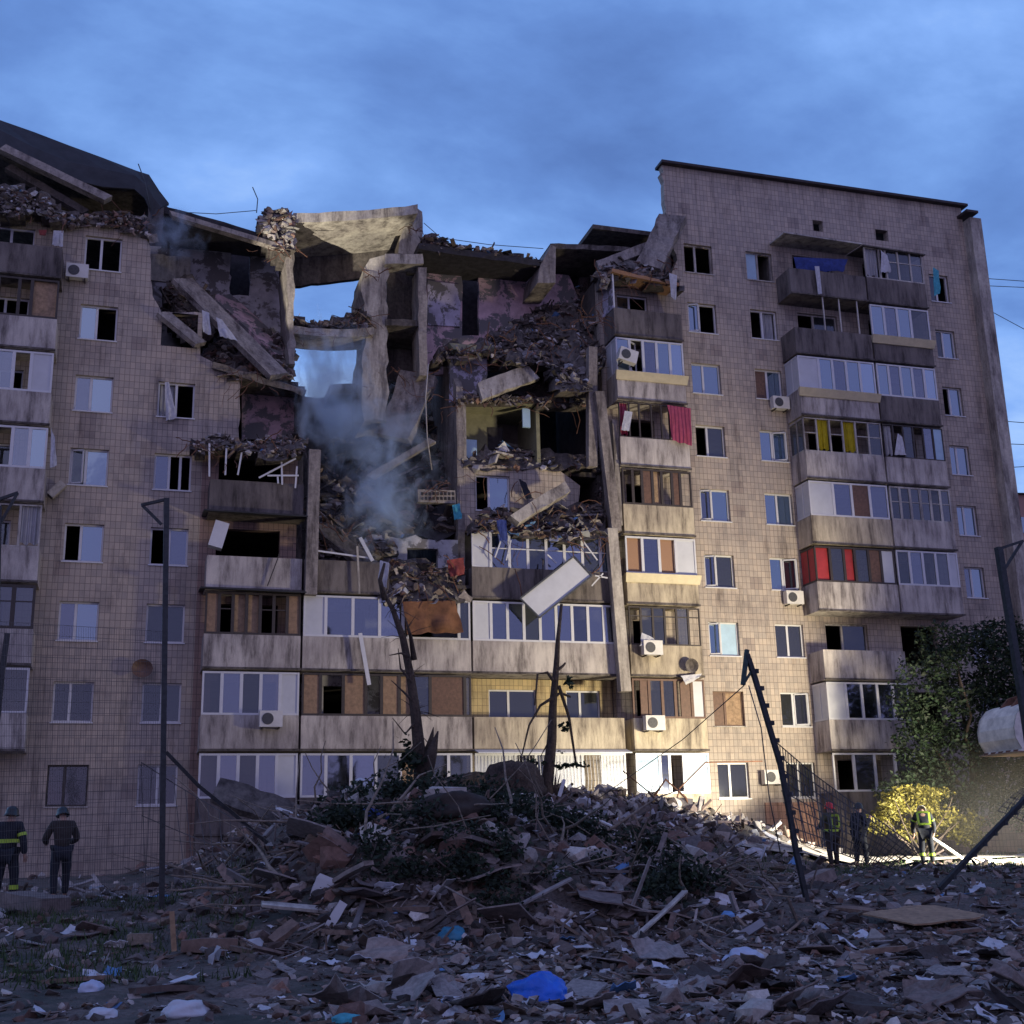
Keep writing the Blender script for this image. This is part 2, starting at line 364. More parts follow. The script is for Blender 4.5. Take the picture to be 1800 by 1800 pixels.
# left wall
lh = [win_rect(*colA, k) for k in range(1, 9)]+[win_rect(*colB, k) for k in range(1, 8)]
lh += [win_rect(-5.6, -4.2, k) for k in range(1, 9)]
lw_top = jag([(-7, 25.2)]+PX([(110, 385), (200, 393), (258, 408), (264, 450), (268, 520), (285, 552)])+[(1.95, 21.7), (1.95, 20.1)]+PX([(352, 625), (420, 668)])+PX([(420, 772)]), .07, .3, 3)
MB().poly(lw_top[::-1]+[(-7, 1.0), (5.75, 1.0), (5.75, 16.4)][::1], 0, .35, [hole(r) for r in lh]) if 0 else None
w = MB(); w.poly([(-7, 1.0), (2.2, 1.0)]+[(2.2, 16.4)]+[(lw_top[-1][0], 16.4)]+lw_top[::-1], 0, .35, [hole(r) for r in lh])
w.build('wall', 'tile', B)
# loggia rear walls, rows 1-5 left bay; rows 1-4 middle
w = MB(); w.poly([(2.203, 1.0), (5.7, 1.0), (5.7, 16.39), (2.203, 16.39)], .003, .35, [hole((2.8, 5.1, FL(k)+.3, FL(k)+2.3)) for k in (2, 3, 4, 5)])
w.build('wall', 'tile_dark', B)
w = MB(); w.poly([(6.0, 1.0), (11.9, 1.0), (11.9, FL(4)+2.3)]+jag([(11.9, FL(4)+2.3), (8.5, FL(4)+2.35), (7.5, FL(4)+1.6), (6, FL(4)+1.2)], .1, .4, 5)[1:], 0, .3,
     [hole((x, x+1.5, FL(k)+.2, FL(k)+2.2)) for k in (2, 3) for x in (6.8, 9.4)]+[hole((9.9, 11.1, FL(4)+.25, FL(4)+1.9))])
w.build('wall', 'plaster_grey', B)
r2 = [win_rect(13.1, 15.0, 2, -.05, 1.4), win_rect(16.2, 17.6, 2, -.05, 1.4)]
w = MB(); w.poly([(12.2, FL(2)-.1), (18.1, FL(2)-.1), (18.1, FL(2)+2.6), (12.2, FL(2)+2.6)], .3, .6, [hole(r) for r in r2]); w.build('wall', 'tile_yellow', B)
w = MB(); w.poly([(12.2, 1.0), (18.1, 1.0), (18.1, FL(2)-.13), (12.2, FL(2)-.13)], .3, .6, [hole((13.2, 15.6, 3.2, 4.8))]); w.build('wall', 'tile', B)
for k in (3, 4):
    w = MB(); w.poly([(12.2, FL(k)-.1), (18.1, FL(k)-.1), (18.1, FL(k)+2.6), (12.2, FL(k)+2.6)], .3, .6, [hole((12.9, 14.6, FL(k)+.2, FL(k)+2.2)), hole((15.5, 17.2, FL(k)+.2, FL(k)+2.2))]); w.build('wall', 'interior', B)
r5 = [(*[P(847, 0).x if 0 else 12.65][:1], 14.05, FL(5)+.75, FL(5)+2.2), (15.5, 16.8, FL(5)+.55, FL(5)+2.0)]
w = MB(); w.poly([(12.0, FL(5)-.1), (16.9, FL(5)-.1)]+jag([(16.9, FL(5)-.1), (17.0, FL(5)+2.0), (16.2, FL(6)-.25), (12.0, FL(6)-.2)], .07, .35, 8)[1:], 0, .3, [hole(r5[0])])
w.build('wall', 'tile', B)
# right wall
rh = [win_rect(*colC, k) for k in range(1, 10)]+[win_rect(*colD, k) for k in range(1, 10)]+[win_rect(*colE, k) for k in range(2, 10)]
rh += [win_rect(19.0, 20.4, k) for k in range(1, 9)]+[(27.6, 29.6, FL(k)+.4, FL(k)+2.3) for k in range(1, 10)]+[(31.2, 33.0, FL(k)+.6, FL(k)+2.3) for k in range(1, 10)]
rh += [(28.83, 29.35, 28.65, 29.2), (32.1, 32.75, 28.6, 29.15)]
redge = jag([(21.45, 30.9), (21.5, 28.6), (21.75, 27.9)], .09, .25, 2)+jag([(21.75, 27.9), (21.9, 26.6), (21.6, 25.6), (20.9, 25.0), (18.15, 24.9)], .12, .3, 9)[1:]
w = MB(); w.poly(redge+[(18.15, 1.0), (37.0, 1.0), (37.0, 30.9)], .0, .35, [hole(r) for r in rh])
w.build('wall', 'tile', B)
MB().box(37.0, 37.62, -.55, 12.3, 1, 30.15).build('end_wall', 'concrete_pale', B)
cp = MB(); cp.box(21.35, 37.2, -.28, .5, 30.9, 31.02); cp.box(36.7, 37.35, -.75, .4, 30.3, 30.42); cp.build('roof_coping', 'coping', B)
MB().box(28.3, 33.2, .6, .8, 28.2, 29.6).build('attic_wall', 'soot_and_shade', B)  # dark backing added behind the attic vents so they look shaded
MB().box(21.5, 37.0, .36, 12, 27.8, 28.1).build('roof_slab', 'membrane', B)
MB().box(21.5, 21.8, .36, 12, 25, 27.79).build('party_wall', 'concrete', B)
# body: party walls, floor slabs, rear wall
def floors(x0, x1, ks, y0=.36, y1=11.9):
    f = MB()
    for k in ks: f.box(x0, x1, y0, y1, FL(k)-.22, FL(k)-.02)
    f.build('floor_slab', 'concrete_dark', B)
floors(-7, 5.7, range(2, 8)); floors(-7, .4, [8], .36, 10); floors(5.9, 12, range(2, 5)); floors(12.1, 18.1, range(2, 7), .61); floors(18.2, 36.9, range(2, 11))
pw = MB()
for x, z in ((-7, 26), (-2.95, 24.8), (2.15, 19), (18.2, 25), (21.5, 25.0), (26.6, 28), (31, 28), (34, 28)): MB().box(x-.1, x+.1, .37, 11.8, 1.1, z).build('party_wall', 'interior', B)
pw = MB(); pw.poly([(0, 0)]*0 or [(5.71, 1.1), (5.95, 1.1), (5.95, 19.2), (5.71, 19.2)], .36, 7); pw.build('party_wall', 'concrete_dark', B)
# right face of the shaft: broken wall running back into the building
def xwall(x, pts, th, name, m_):
    q = MB(); n = len(pts); vs = [(x, y, z) for y, z in pts]+[(x+th, y, z) for y, z in pts]
    tr = tessellate_polygon([[Vector((y, z, 0)) for y, z in pts]])
    fs = [tuple(reversed(t)) for t in tr]+[tuple(i+n for i in t) for t in tr]+[(i, (i+1) % n, (i+1) % n+n, i+n) for i in range(n)]
    return q.add(vs, fs).build(name, m_, B)
xwall(11.9, jag([(0, 12), (0, 19.6), (1.5, 21.0), (2.4, 23.5), (3.4, 25.8), (11, 26.2), (11, 12)], .08, .4, 4), .28, 'party_wall', 'concrete')
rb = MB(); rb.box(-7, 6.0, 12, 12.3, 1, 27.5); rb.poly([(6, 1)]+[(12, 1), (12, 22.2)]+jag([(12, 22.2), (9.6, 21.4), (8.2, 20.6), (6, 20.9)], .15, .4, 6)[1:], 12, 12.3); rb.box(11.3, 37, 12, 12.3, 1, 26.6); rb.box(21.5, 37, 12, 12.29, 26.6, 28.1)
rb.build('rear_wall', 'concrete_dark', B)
MB().box(-7.2, -6.99, 0, 12.3, 1, 27).build('end_wall', 'concrete', B)
# rooms laid open
def sheet(px, Y, th, m_, name='room_wall', amp=0, parent=None, seed=0, step=.35):
    q = PX(px, Y)
    if amp: q = jag(q+[q[0]], amp, step, seed)[:-1]
    return MB().poly(q, Y, Y+th).build(name, m_, parent or B)
sheet([(262, 432), (330, 432), (405, 435), (405, 520), (438, 520), (438, 435), (512, 425), (516, 640), (430, 660), (262, 660)], 2.9, .2, 'plaster_grey', amp=.05, seed=1)
sheet([(262, 446), (335, 452), (333, 492), (300, 496), (264, 492)], 2.8, .08, 'concrete_pale', amp=.04, seed=2)
sheet([(425, 682), (530, 686), (530, 772), (425, 772)], 1.6, .1, 'plaster_pink')
sheet([(402, 640), (440, 640), (440, 440), (402, 440)], 4, .1, 'soot_and_shade')  # near-black sheet added behind the doorway, standing in for its shade
sheet([(740, 470), (812, 474), (812, 590), (842, 590), (842, 476), (1000, 484), (1060, 640), (740, 660)], 2.1, .2, 'plaster_pink', amp=.04, seed=3)
sheet([(752, 492), (808, 500), (808, 575), (752, 572)], 2.03, .05, 'plaster_lilac', amp=.05, seed=4)
sheet([(806, 490), (850, 490), (850, 600), (806, 600)], 3.2, .1, 'soot_and_shade')  # dark sheet behind the pink room's door, painted as shade
sheet([(791, 618), (856, 622), (857, 660), (842, 694), (791, 706)], .5, .2, 'plaster_lilac', amp=.02, seed=5)
sheet([(808, 708), (874, 704), (874, 812), (808, 812)], 1.6, .1, 'plaster_green')
sheet([(858, 752), (884, 752), (884, 790), (858, 790)], 1.55, .04, 'soot_and_shade', name='niche_shade')  # niche drawn as a dark sheet, its shade put into the colour
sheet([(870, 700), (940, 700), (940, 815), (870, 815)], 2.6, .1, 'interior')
MB().box(12.3, 18, 5.5, 5.6, FL(5), FL(8)+2).build('room_wall', 'soot_and_shade', B)  # back of the open rooms, their shade put into its colour
MB().box(12.25, 15.2, .05, 5, FL(7)-.3, FL(7)-.05).build('ceiling_slab', 'plaster_green', B)
MB().box(15.25, 15.4, .1, 3.5, FL(6), FL(7)-.31).build('room_wall', 'plaster_green', B)
MB().box(12.18, 12.3, .02, 3.5, FL(6), FL(7)-.31).build('room_wall', 'concrete_pale', B)
def slab3(name, m_, a, b, c, d, th, parent=B, sag=0, n=10):
    """thick sheet through four 3-D corners a b (front) c d (back), sagging"""
    q = MB(); a, b, c, d = map(Vector, (a, b, c, d)); vs = []
    for off in (0, th):
        for i in range(n+1):
            u = i/n; s_ = -sag*4*u*(1-u)
            r1 = random.uniform(-.05, .05)
            vs += [a.lerp(b, u)+Vector((0, r1, s_+off)), d.lerp(c, u)+Vector((0, 0, s_+off))]
    k = 2*(n+1); fs = []
    for i in range(n):
        j = 2*i; fs += [(j, j+1, j+3, j+2), (j+k, j+2+k, j+3+k, j+1+k), (j, j+2, j+2+k, j+k), (j+1, j+1+k, j+3+k, j+3)]
    fs += [(0, k, k+1, 1), (k-2, k-1, 2*k-1, 2*k-2)]
    q.add(vs, fs); return q.build(name, m_, parent)
def slabpx(name, m_, f0, f1, Y0, Y1, th, sag=0, dz=0, dz2=None):
    a, b = P(*f0, Y0), P(*f1, Y0); dz2 = dz if dz2 is None else dz2
    return slab3(name, m_, a, b, b+Vector((0, Y1-Y0, dz2)), a+Vector((0, Y1-Y0, dz)), th, B, sag)
slabpx('roof_slab', 'concrete_pale', (515, 392), (734, 376), -.2, 2.9, .42, .07)
sheet([(512, 425), (704, 405), (700, 445), (660, 470), (636, 488), (600, 493), (560, 498), (512, 503)], 2.92, .25, 'concrete_dark', 'attic_wall', amp=.05, seed=14)
slabpx('roof_slab', 'soot_and_shade', (288, 374), (500, 436), -.1, 3.1, .25, -.1, 0, 1.0)  # underside made near black: roof shade painted into the slab colour
slabpx('roof_slab', 'soot_and_shade', (736, 438), (952, 468), .0, 2.5, .28, .0, 0, .3)  # same painted shade under the roof above the pink room
slabpx('roof_slab', 'concrete_dark', (968, 436), (1108, 442), .2, 4., .22, .0)
slabpx('roof_slab', 'concrete_dark', (-110, 225), (262, 335), .0, 8, .22, .25)
sheet([(1180, 270), (1180, 500), (960, 480), (960, 470)], 8, .2, 'soot_and_shade') if 0 else None
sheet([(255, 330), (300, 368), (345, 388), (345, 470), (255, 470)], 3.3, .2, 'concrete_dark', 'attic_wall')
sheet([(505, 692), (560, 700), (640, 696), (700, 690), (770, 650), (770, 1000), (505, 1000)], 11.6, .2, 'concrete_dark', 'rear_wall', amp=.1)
MB().box(11.3, 21.5, 6.2, 6.4, 24, 27.05).build('attic_wall', 'soot_and_shade', B)  # attic rear closed off, its shade painted into the wall colour
MB().box(-7, 5.6, 7.5, 7.7, 22, 26.6).build('attic_wall', 'soot_and_shade', B)  # left attic rear, likewise coloured near black for shade
sheet([(945, 497), (950, 466), (968, 430), (977, 434), (977, 497)], -.05, 3, 'brick_facing' if 0 else 'concrete', 'party_wall', amp=.03, seed=6)
slabpx('floor_slab', 'concrete_pale', (515, 585), (657, 588), .2, 1.7, .3, .12)
slabpx('floor_slab', 'concrete_dark', (580, 694), (660, 692), 1.5, 3.2, .45, .0)
sheet([(636, 662), (641, 560), (634, 500), (650, 455), (676, 448), (682, 470), (680, 740), (640, 740)], .5, 2.2, 'concrete_pale', 'shaft_wall', amp=.1, seed=7)
sheet([(735, 470), (750, 470), (752, 660), (737, 660)], .3, 1.2, 'concrete', 'shaft_wall', amp=.03, seed=8)
sheet([(677, 446), (743, 446), (745, 463), (677, 464)], .2, .9, 'concrete_pale', 'lintel', amp=.02, seed=9)
sheet([(700, 445), (703, 420), (725, 360), (742, 372), (745, 445), (730, 446)], .9, 1., 'concrete_pale', 'chimney_wall', amp=.05, seed=10)
sheet([(680, 455), (750, 455), (752, 670), (680, 670)], 3., .2, 'concrete_dark', 'room_wall')
sheet([(678, 560), (746, 564), (746, 574), (678, 572)], .4, 2.4, 'concrete_dark', 'floor_slab', amp=.03, seed=11)
sheet([(503, 430), (517, 430), (519, 640), (508, 640)], .0, 2.5, 'concrete', 'party_wall', amp=.06, seed=12)
# standing and leaning posts
def pbeam(name, m_, a, b, Ya, Yb, w_, t_, parent=B, up=(0, -1, 0)):
    return MB().beam(P(*a, Ya), P(*b, Yb), w_, t_, up).build(name, m_, parent)
pbeam('post', 'concrete', (553, 792), (546, 1046), -1.35, -1.35, .42, .3)
pbeam('post', 'concrete', (1040, 612), (1040, 822), -1.2, -1.2, .36, .35)
pbeam('post', 'concrete', (1052, 690), (1082, 935), -1.45, -1.4, .40, .35)
pbeam('post', 'concrete_pale', (1074, 930), (1098, 1216), -1.42, -1.42, .42, .35)
pbeam('beam', 'concrete_pale', (1078, 740), (1088, 925), -.8, -1.1, .2, .3)
# loggias and balconies
FILL = {'g': ('glass', 'pane'), 'G': ('glass_blue', 'pane'), 'd': ('glass_dim', 'pane'), 'w': ('white_panel', 'infill_panel'), 'p': ('plywood', 'boarding'), 'b': ('blind_brown', 'blind'),
        'y': ('curtain_yellow', 'curtain'), 'c': ('curtain_white', 'curtain'), 'r': ('red_sheet', 'sheet_screen'), 'k': ('curtain_pink', 'curtain'), 'l': ('light_blue_panel', 'infill_panel'), 'm': ('brown_wood', 'infill_panel'), 'B': ('boards', 'boarding')}
def glazing(par, x0, x1, z0, z1, Y, pat, fm='white_pvc', fw=.055, widths=None, cross=0, open_=(), bow=0):
    fr = MB(); n = len(pat); wd = widths or [1]*n; t = sum(wd); e = [x0]
    for q in wd: e.append(e[-1]+(x1-x0)*q/t)
    bz = lambda x: -bow*4*((x-x0)/(x1-x0))*(1-(x-x0)/(x1-x0))
    d = .07
    if bow:
        for i in range(n):
            a, b = e[i], e[i+1]
            for zq in (z0, z1-fw*1.2): fr.hexa([(a, Y, zq+bz(a)), (b, Y, zq+bz(b)), (b, Y+d, zq+bz(b)), (a, Y+d, zq+bz(a)), (a, Y, zq+fw*1.2+bz(a)), (b, Y, zq+fw*1.2+bz(b)), (b, Y+d, zq+fw*1.2+bz(b)), (a, Y+d, zq+fw*1.2+bz(a))])
    else:
        fr.box(x0, x1, Y, Y+d, z0, z0+fw*1.3); fr.box(x0, x1, Y, Y+d, z1-fw*1.3, z1)
    for i, x in enumerate(e):
        h = fw*(1 if 0 < i < n else 1.2); a = x-h if i else x; b = x+h if i < n else x
        zb = bz(x); fr.box(a, b, Y-.004, Y+d+.004, z0+.003+zb, z1-.003+zb)
    if cross:
        zc = z0+(z1-z0)*cross
        for i in range(n):
            if pat[i] in 'gGdo': fr.box(e[i]+fw, e[i+1]-fw, Y+.01, Y+d-.01, zc-.02, zc+.02)
    fr.build('glazing_frame' if x1-x0 > 2 else 'frame', fm, par)
    got = {}
    for i, ch in enumerate(pat):
        if ch == 'o': continue
        a, b = e[i]+fw*.8, e[i+1]-fw*.8; q = got.setdefault(ch, MB()); yy = Y+.03 if ch in 'gGdwlmp' else Y+.12
        zb = bz((a+b)/2); z0_, z1_ = z0+fw+zb, z1-fw+zb
        if ch in 'cyk':
            nn = 14; vs = []
            for j in range(nn+1):
                x = a+(b-a)*j/nn; o_ = .05*math.sin(j*1.9+i)+random.uniform(-.01, .01); vs += [(x, yy+o_, z0_+(.1+.05*math.sin(j))), (x, yy+o_*.5, z1_)]
            q.add(vs, [(2*j, 2*j+2, 2*j+3, 2*j+1) for j in range(nn)])
        else: q.box(a, b, yy, yy+.02, z0_, z1_)
        if ch not in 'gGd': got.pop(ch).build(FILL[ch][1], FILL[ch][0], par)
    for ch, q in got.items(): q.build(FILL[ch][1], FILL[ch][0], par)
    # opened sashes swing inward a little
    for i in open_:
        a, b = e[i]+fw, e[i+1]-fw; M = Matrix.Translation((a, Y+.04, 0)) @ Matrix.Rotation(R_(38), 4, 'Z'); q = MB(); wq = (b-a)*.96
        for (u0, u1, v0, v1) in ((0, wq, z0+.08, z0+.14), (0, wq, z1-.14, z1-.08), (0, .05, z0+.08, z1-.08), (wq-.05, wq, z0+.08, z1-.08)):
            q.hexa([M @ Vector(c_) for c_ in ((u0, 0, v0), (u1, 0, v0), (u1, .05, v0), (u0, .05, v0), (u0, 0, v1), (u1, 0, v1), (u1, .05, v1), (u0, .05, v1))])
        q.build('sash', fm, par)
def balcony(x0, x1, k, m_='parapet', pat=None, fm='white_pvc', widths=None, Y=-1.2, side=None, apron=None, z0=1.0, z1=2.5, cross=0, open_=(), low=None, bow=0, fw=.055, parapet=True, canopy=False):
    f = FL(k); q = MB(); lo = f-.14 if low is None else low; g_ = .04
    if parapet:
        q.box(x0+g_, x1-g_, Y, Y+.12, lo, f+z0)
        q.box(x0+g_, x0+g_+.12, Y+.12, 0, lo, f+z0-.01); q.box(x1-g_-.12, x1-g_, Y+.12, 0, lo, f+z0-.01)
    q.box(x0+.02, x1-.02, Y+.05 if parapet else Y, -.01, f-.22, f-.141)
    b = q.build('balcony', m_, B)
    lip = MB(); lip.box(x0+.01, x1-.01, Y-.06, Y-.001, f-.22, f-.15); lip.build('slab_edge', 'concrete_dark', b)
    if pat: glazing(b, x0+.05, x1-.05, f+z0+.005, f+z1, Y+.01, pat, fm, fw, widths, cross, open_, bow)
    if side:
        q = MB(); s_ = x0+.05; q.box(s_, s_+.06, Y+.09, -.05, f+z0+.005, f+z0+.08); q.box(s_, s_+.06, Y+.09, -.05, f+z1-.08, f+z1); q.box(s_, s_+.06, Y+.55, Y+.61, f+z0+.08, f+z1-.08)
        q.build('glazing_frame', fm, b); MB().box(s_+.02, s_+.04, Y+.1, -.06, f+z0+.08, f+z1-.08).build(FILL[side][1], FILL[side][0], b)
    if apron:
        q = MB(); za, zb = f+z0-.02, f+z0-.36; q.hexa([(x0-.02, Y-.05, zb), (x1+.02, Y-.05, zb), (x1+.02, Y-.002, zb), (x0-.02, Y-.002, zb), (x0-.05, Y-.2, za), (x1+.05, Y-.2, za), (x1+.05, Y-.002, za), (x0-.05, Y-.002, za)])
        q.build('apron', apron, b)
    if canopy:
        q = MB(); q.hexa([(x0-.15, Y-.3, f+2.55), (x1+.1, Y-.3, f+2.5), (x1+.1, 0, f+2.66), (x0-.15, 0, f+2.7), (x0-.15, Y-.3, f+2.6), (x1+.1, Y-.3, f+2.55), (x1+.1, 0, f+2.72), (x0-.15, 0, f+2.76)]); q.build('canopy', 'membrane', b)
    return b
# left edge stack (rows 2-8)
LX = (-6.6, -3.08)
balcony(*LX, 8, 'parapet_dark')
balcony(*LX, 7, 'parapet', 'ooooB', 'dark_frame', [1, 1, 1, .6, 1.3])
balcony(*LX, 6, 'parapet', 'dogow', 'white_pvc', [1, 1, .9, .8, 1])
balcony(*LX, 5, 'parapet', 'dgoogG'[:5]+'G', 'white_pvc')
balcony(*LX, 4, 'parapet', 'doooc', 'old_paint', fw=.04)
balcony(*LX, 3, 'parapet', 'Gdddd', 'dark_frame', cross=.62, fw=.07)
balcony(*LX, 2, 'parapet', 'dd', 'white_pvc')
# stack left of the shaft
X1, X2, X3, X4 = 2.4, 5.82, 12.07, 18.0
balcony(X1, X2, 5, 'parapet_dark', None)
balcony(X1, X2, 4, 'parapet', None, canopy=True)
balcony(X1, X2, 3, 'parapet', 'poBBoop', 'dark_frame', cross=.6, canopy=True)
balcony(X1, X2, 2, 'parapet', 'dgdgw', 'white_pvc')
balcony(X1, X2, 1, 'parapet_dark', 'dgdgw', 'white_pvc', widths=[1, 1, 1, 1, 1.1], low=1.2)
# middle, left half
balcony(X2, 9.0, 4, 'parapet_dark', None)
b_ = balcony(X2, X3, 3, 'parapet', 'wgggdod', 'white_pvc', widths=[1.1, 1.35, 1.35, 1.2, .3, 2.6, .6])
balcony(X2, X3, 2, 'parapet', 'popopBdmd', 'dark_frame', widths=[.8, 1, 1, .7, .8, .6, .8, 1.6, .3])
balcony(X2, X3, 1, 'parapet_dark', 'gggdBdd', 'white_pvc', low=1.2)
# middle, right half
balcony(X3, X4, 4, 'parapet_dark', 'wggdggdG', 'white_pvc', widths=[1, 1, 1, 1, 1, 1, 1, .9], bow=.18, cross=.5)
balcony(X3, X4, 3, 'parapet', 'wggdggggg', 'white_pvc', widths=[1.1]+[1]*8)
balcony(X3, X4, 2, 'parapet_cream', None)
b_ = balcony(X3, X4, 1, 'parapet_cream', 'wodwow', 'white_pvc', widths=[1.8, .9, .5, 1.6, .9, 1.1], low=1.2)
rb = MB(); z = FL(1)
for x in [12.2+i*.13 for i in range(44)]: rb.tube([(x, -1.26, z+1.05), (x+.03, -1.32, z+1.5), (x, -1.26, z+2.4)], .011, 5)
rb.build('window_bars', 'white_pvc', b_)
cn = MB(); cn.hexa([(12.1, -1.75, z+2.46), (18, -1.75, z+2.46), (18, -1.2, z+2.6), (12.1, -1.2, z+2.6), (12.1, -1.75, z+2.5), (18, -1.75, z+2.5), (18, -1.2, z+2.64), (12.1, -1.2, z+2.64)]); cn.build('canopy', 'white_panel', b_)
# stack right of the middle (rows 1-8)
CX = (18.3, 21.4)
c8 = balcony(*CX, 8, 'parapet_dark', None)
MB().box(18.36, 18.42, -1.15, -1.09, FL(8)+1, FL(8)+2.55).build('corner_post', 'white_pvc', c8)
MB().box(18.32, 18.36, -1.1, .0, FL(8)+1, FL(8)+2.6).build('side_panel', 'plaster_lilac', c8)
slab3('balcony_roof', 'orange_wall', (18.3, -1.3, FL(9)-.25), (21.3, -1.3, FL(9)-.55), (21.3, 0, FL(9)-.4), (18.3, 0, FL(9)-.15), .14)
balcony(*CX, 7, 'parapet', 'GogGG', 'white_pvc', side='w', apron='yellow_apron', open_=(1,))
balcony(*CX, 6, 'parapet', 'kooookk', 'dark_frame', widths=[1, 1, 1.2, 1, .8, 1, .8], fw=.03)
balcony(*CX, 5, 'parapet_cream', 'oomBomo', 'dark_frame', widths=[1, .9, 1, .9, 1, .8, 1.1])
balcony(*CX, 4, 'parapet_cream', 'bgbw', 'white_pvc', apron='yellow_apron', widths=[1, 1, 1, 1.2])
balcony(*CX, 3, 'parapet_cream', 'oddodo', 'dark_frame', cross=.75, fw=.04)
balcony(*CX, 2, 'parapet_cream', 'omddomw', 'brown_wood', widths=[.7, .6, 1, 1, .5, .8, 1])
balcony(*CX, 1, 'parapet_cream', 'lgol', 'white_pvc', widths=[1.5, .6, .9, 1.6], low=1.2)
# right twin stack
RX, RM, RE = 26.64, 30.5, 33.6
balcony(RX, RM, 9, 'parapet_dark', None, canopy=False); balcony(RM, RE, 9, 'parapet_dark', 'coddd', 'old_paint', widths=[1.2, .5, 1, 1, 1], fw=.04, cross=.6)
b_ = balcony(RX, RM, 8, 'parapet_dark', None)
q = MB()
for x in (28.2, 29.0, 29.9): q.box(x, x+.05, -1.17, -1.12, FL(8)+1, FL(8)+2.6)
q.build('post', 'old_paint', b_)
balcony(RM, RE, 8, 'parapet_dark', 'GgGd', 'white_pvc', apron='yellow_apron', open_=(1,), widths=[1, 1, 1, 1.4])
balcony(RX, RM, 7, 'parapet', 'wGgGG', 'white_pvc', side='w', apron='yellow_apron', widths=[1.5, 1, 1, 1, 1.1]); balcony(RM, RE, 7, 'parapet_dark', 'GgGgG', 'white_pvc')
balcony(RX, RM, 6, 'parapet', 'oyoyod', 'old_paint', side='d', cross=.55, fw=.035); balcony(RM, RE, 6, 'parapet', 'codogl', 'dark_frame', fw=.035)
balcony(RX, RM, 5, 'parapet_cream', 'wgmg', 'white_pvc', side='w', widths=[1.3, 1, 1, 1]); balcony(RM, RE, 5, 'parapet', 'dddddd', 'old_paint', cross=.55)
balcony(RX, RM, 4, 'parapet', 'rdrdmw', 'dark_frame', side='r', widths=[1.1, 1, .8, 1, .9, 1]); balcony(RM, RE, 4, 'parapet', 'dgddw', 'white_pvc', widths=[1, 1, 1, 1, .7])
balcony(RX, RM, 3, 'parapet', None)
balcony(RX, RM, 2, 'parapet', 'wgggd', 'white_pvc', side='w', widths=[1.2, 1, 1, 1, 1])
balcony(RX, RM, 1, 'parapet_dark', 'odod', 'white_pvc', low=1.2)
# windows
def window(x0, x1, k, pat, fm='white_pvc', Y=.14, widths=None, open_=(), rect=None, sill=True, cur=None):
    z = FL(k)+.85; r = rect or (x0, x1, z, z+1.37); x0, x1, z0, z1 = r
    q = MB(); fw = .06
    q.box(x0, x1, Y, Y+.07, z0, z0+fw); q.box(x0, x1, Y, Y+.07, z1-fw, z1); q.box(x0, x0+fw, Y-.003, Y+.073, z0, z1); q.box(x1-fw, x1, Y-.003, Y+.073, z0, z1)
    wd = widths or [.42, .58] if len(pat) == 2 else widths or [1]*len(pat); t = sum(wd); x = x0; e = [x0]
    for a in wd: x += (x1-x0)*a/t; e.append(x)
    for a in e[1:-1]: q.box(a-.045, a+.045, Y-.005, Y+.075, z0+.002, z1-.002)
    o = q.build('window', fm, B)
    got = {}
    for i, ch in enumerate(pat):
        if ch == 'o': continue
        if ch == 'c':
            a, b = e[i], e[i+1]; qq = MB(); vs = []; nn = 12
            for j in range(nn+1):
                xx = a+(b-a)*j/nn*.9; o_ = .04*math.sin(j*2.1); vs += [(xx, Y+.14+o_, z0-.0), (xx, Y+.14+o_*.3, z1-.05)]
            qq.add(vs, [(2*j, 2*j+2, 2*j+3, 2*j+1) for j in range(nn)]).build('curtain', 'curtain_white', o); continue
        got.setdefault(ch, MB()).box(e[i]+.05, e[i+1]-.05, Y+.03, Y+.045, z0+.05, z1-.05)
    for ch, qq in got.items(): qq.build(FILL[ch][1], FILL[ch][0], o)
    for i in open_:
        a, b = e[i]+.05, e[i+1]-.05; M = Matrix.Translation((a, Y-.02, 0)) @ Matrix.Rotation(R_(-24), 4, 'Z'); qq = MB(); wq = (b-a)
        for (u0, u1, v0, v1) in ((0, wq, z0+.05, z0+.1), (0, wq, z1-.1, z1-.05), (0, .045, z0+.05, z1-.05), (wq-.045, wq, z0+.05, z1-.05)):
            qq.hexa([M @ Vector(c_) for c_ in ((u0, 0, v0), (u1, 0, v0), (u1, .05, v0), (u0, .05, v0), (u0, 0, v1), (u1, 0, v1), (u1, .05, v1), (u0, .05, v1))])
        qq.build('sash', fm, o)
    if sill: MB().box(x0-.04, x1+.04, -.05, Y-.006, z0-.05, z0-.006).build('sill', 'white_pvc' if fm == 'white_pvc' else 'old_paint', o)
    return o
A_ = {8: ('oo', 0), 7: ('Go', 0), 6: ('gG', 0), 5: ('dG', 0), 4: ('oG', 0), 3: ('gG', 0), 2: ('dd', 0), 1: ('dd', 0)}
for k, (p_, _) in A_.items(): window(*colA, k, p_, 'white_pvc' if k > 1 else 'dark_frame', open_=(0,) if k in (5,) else (), widths=[.45, .55] if k > 6 else None)
for k, p_ in {6: 'co', 5: 'goo', 4: 'og', 3: 'dd', 2: 'dd', 1: 'dd'}.items(): window(*colB, k, p_, open_=(), widths=[.4, .3, .3] if len(p_) == 3 else [.5, .5])
for k, p_ in {9: 'oo', 8: 'Go', 7: 'GG', 6: 'od', 5: 'gG', 4: 'gd', 3: 'Gl', 2: 'mB', 1: 'dd'}.items():
    window(*colC, k, p_, 'white_pvc' if k not in (2, 9) else ('brown_wood' if k == 2 else 'old_paint'), open_=(0,) if k in (8, 5, 4, 3) else (), widths=[.42, .58])
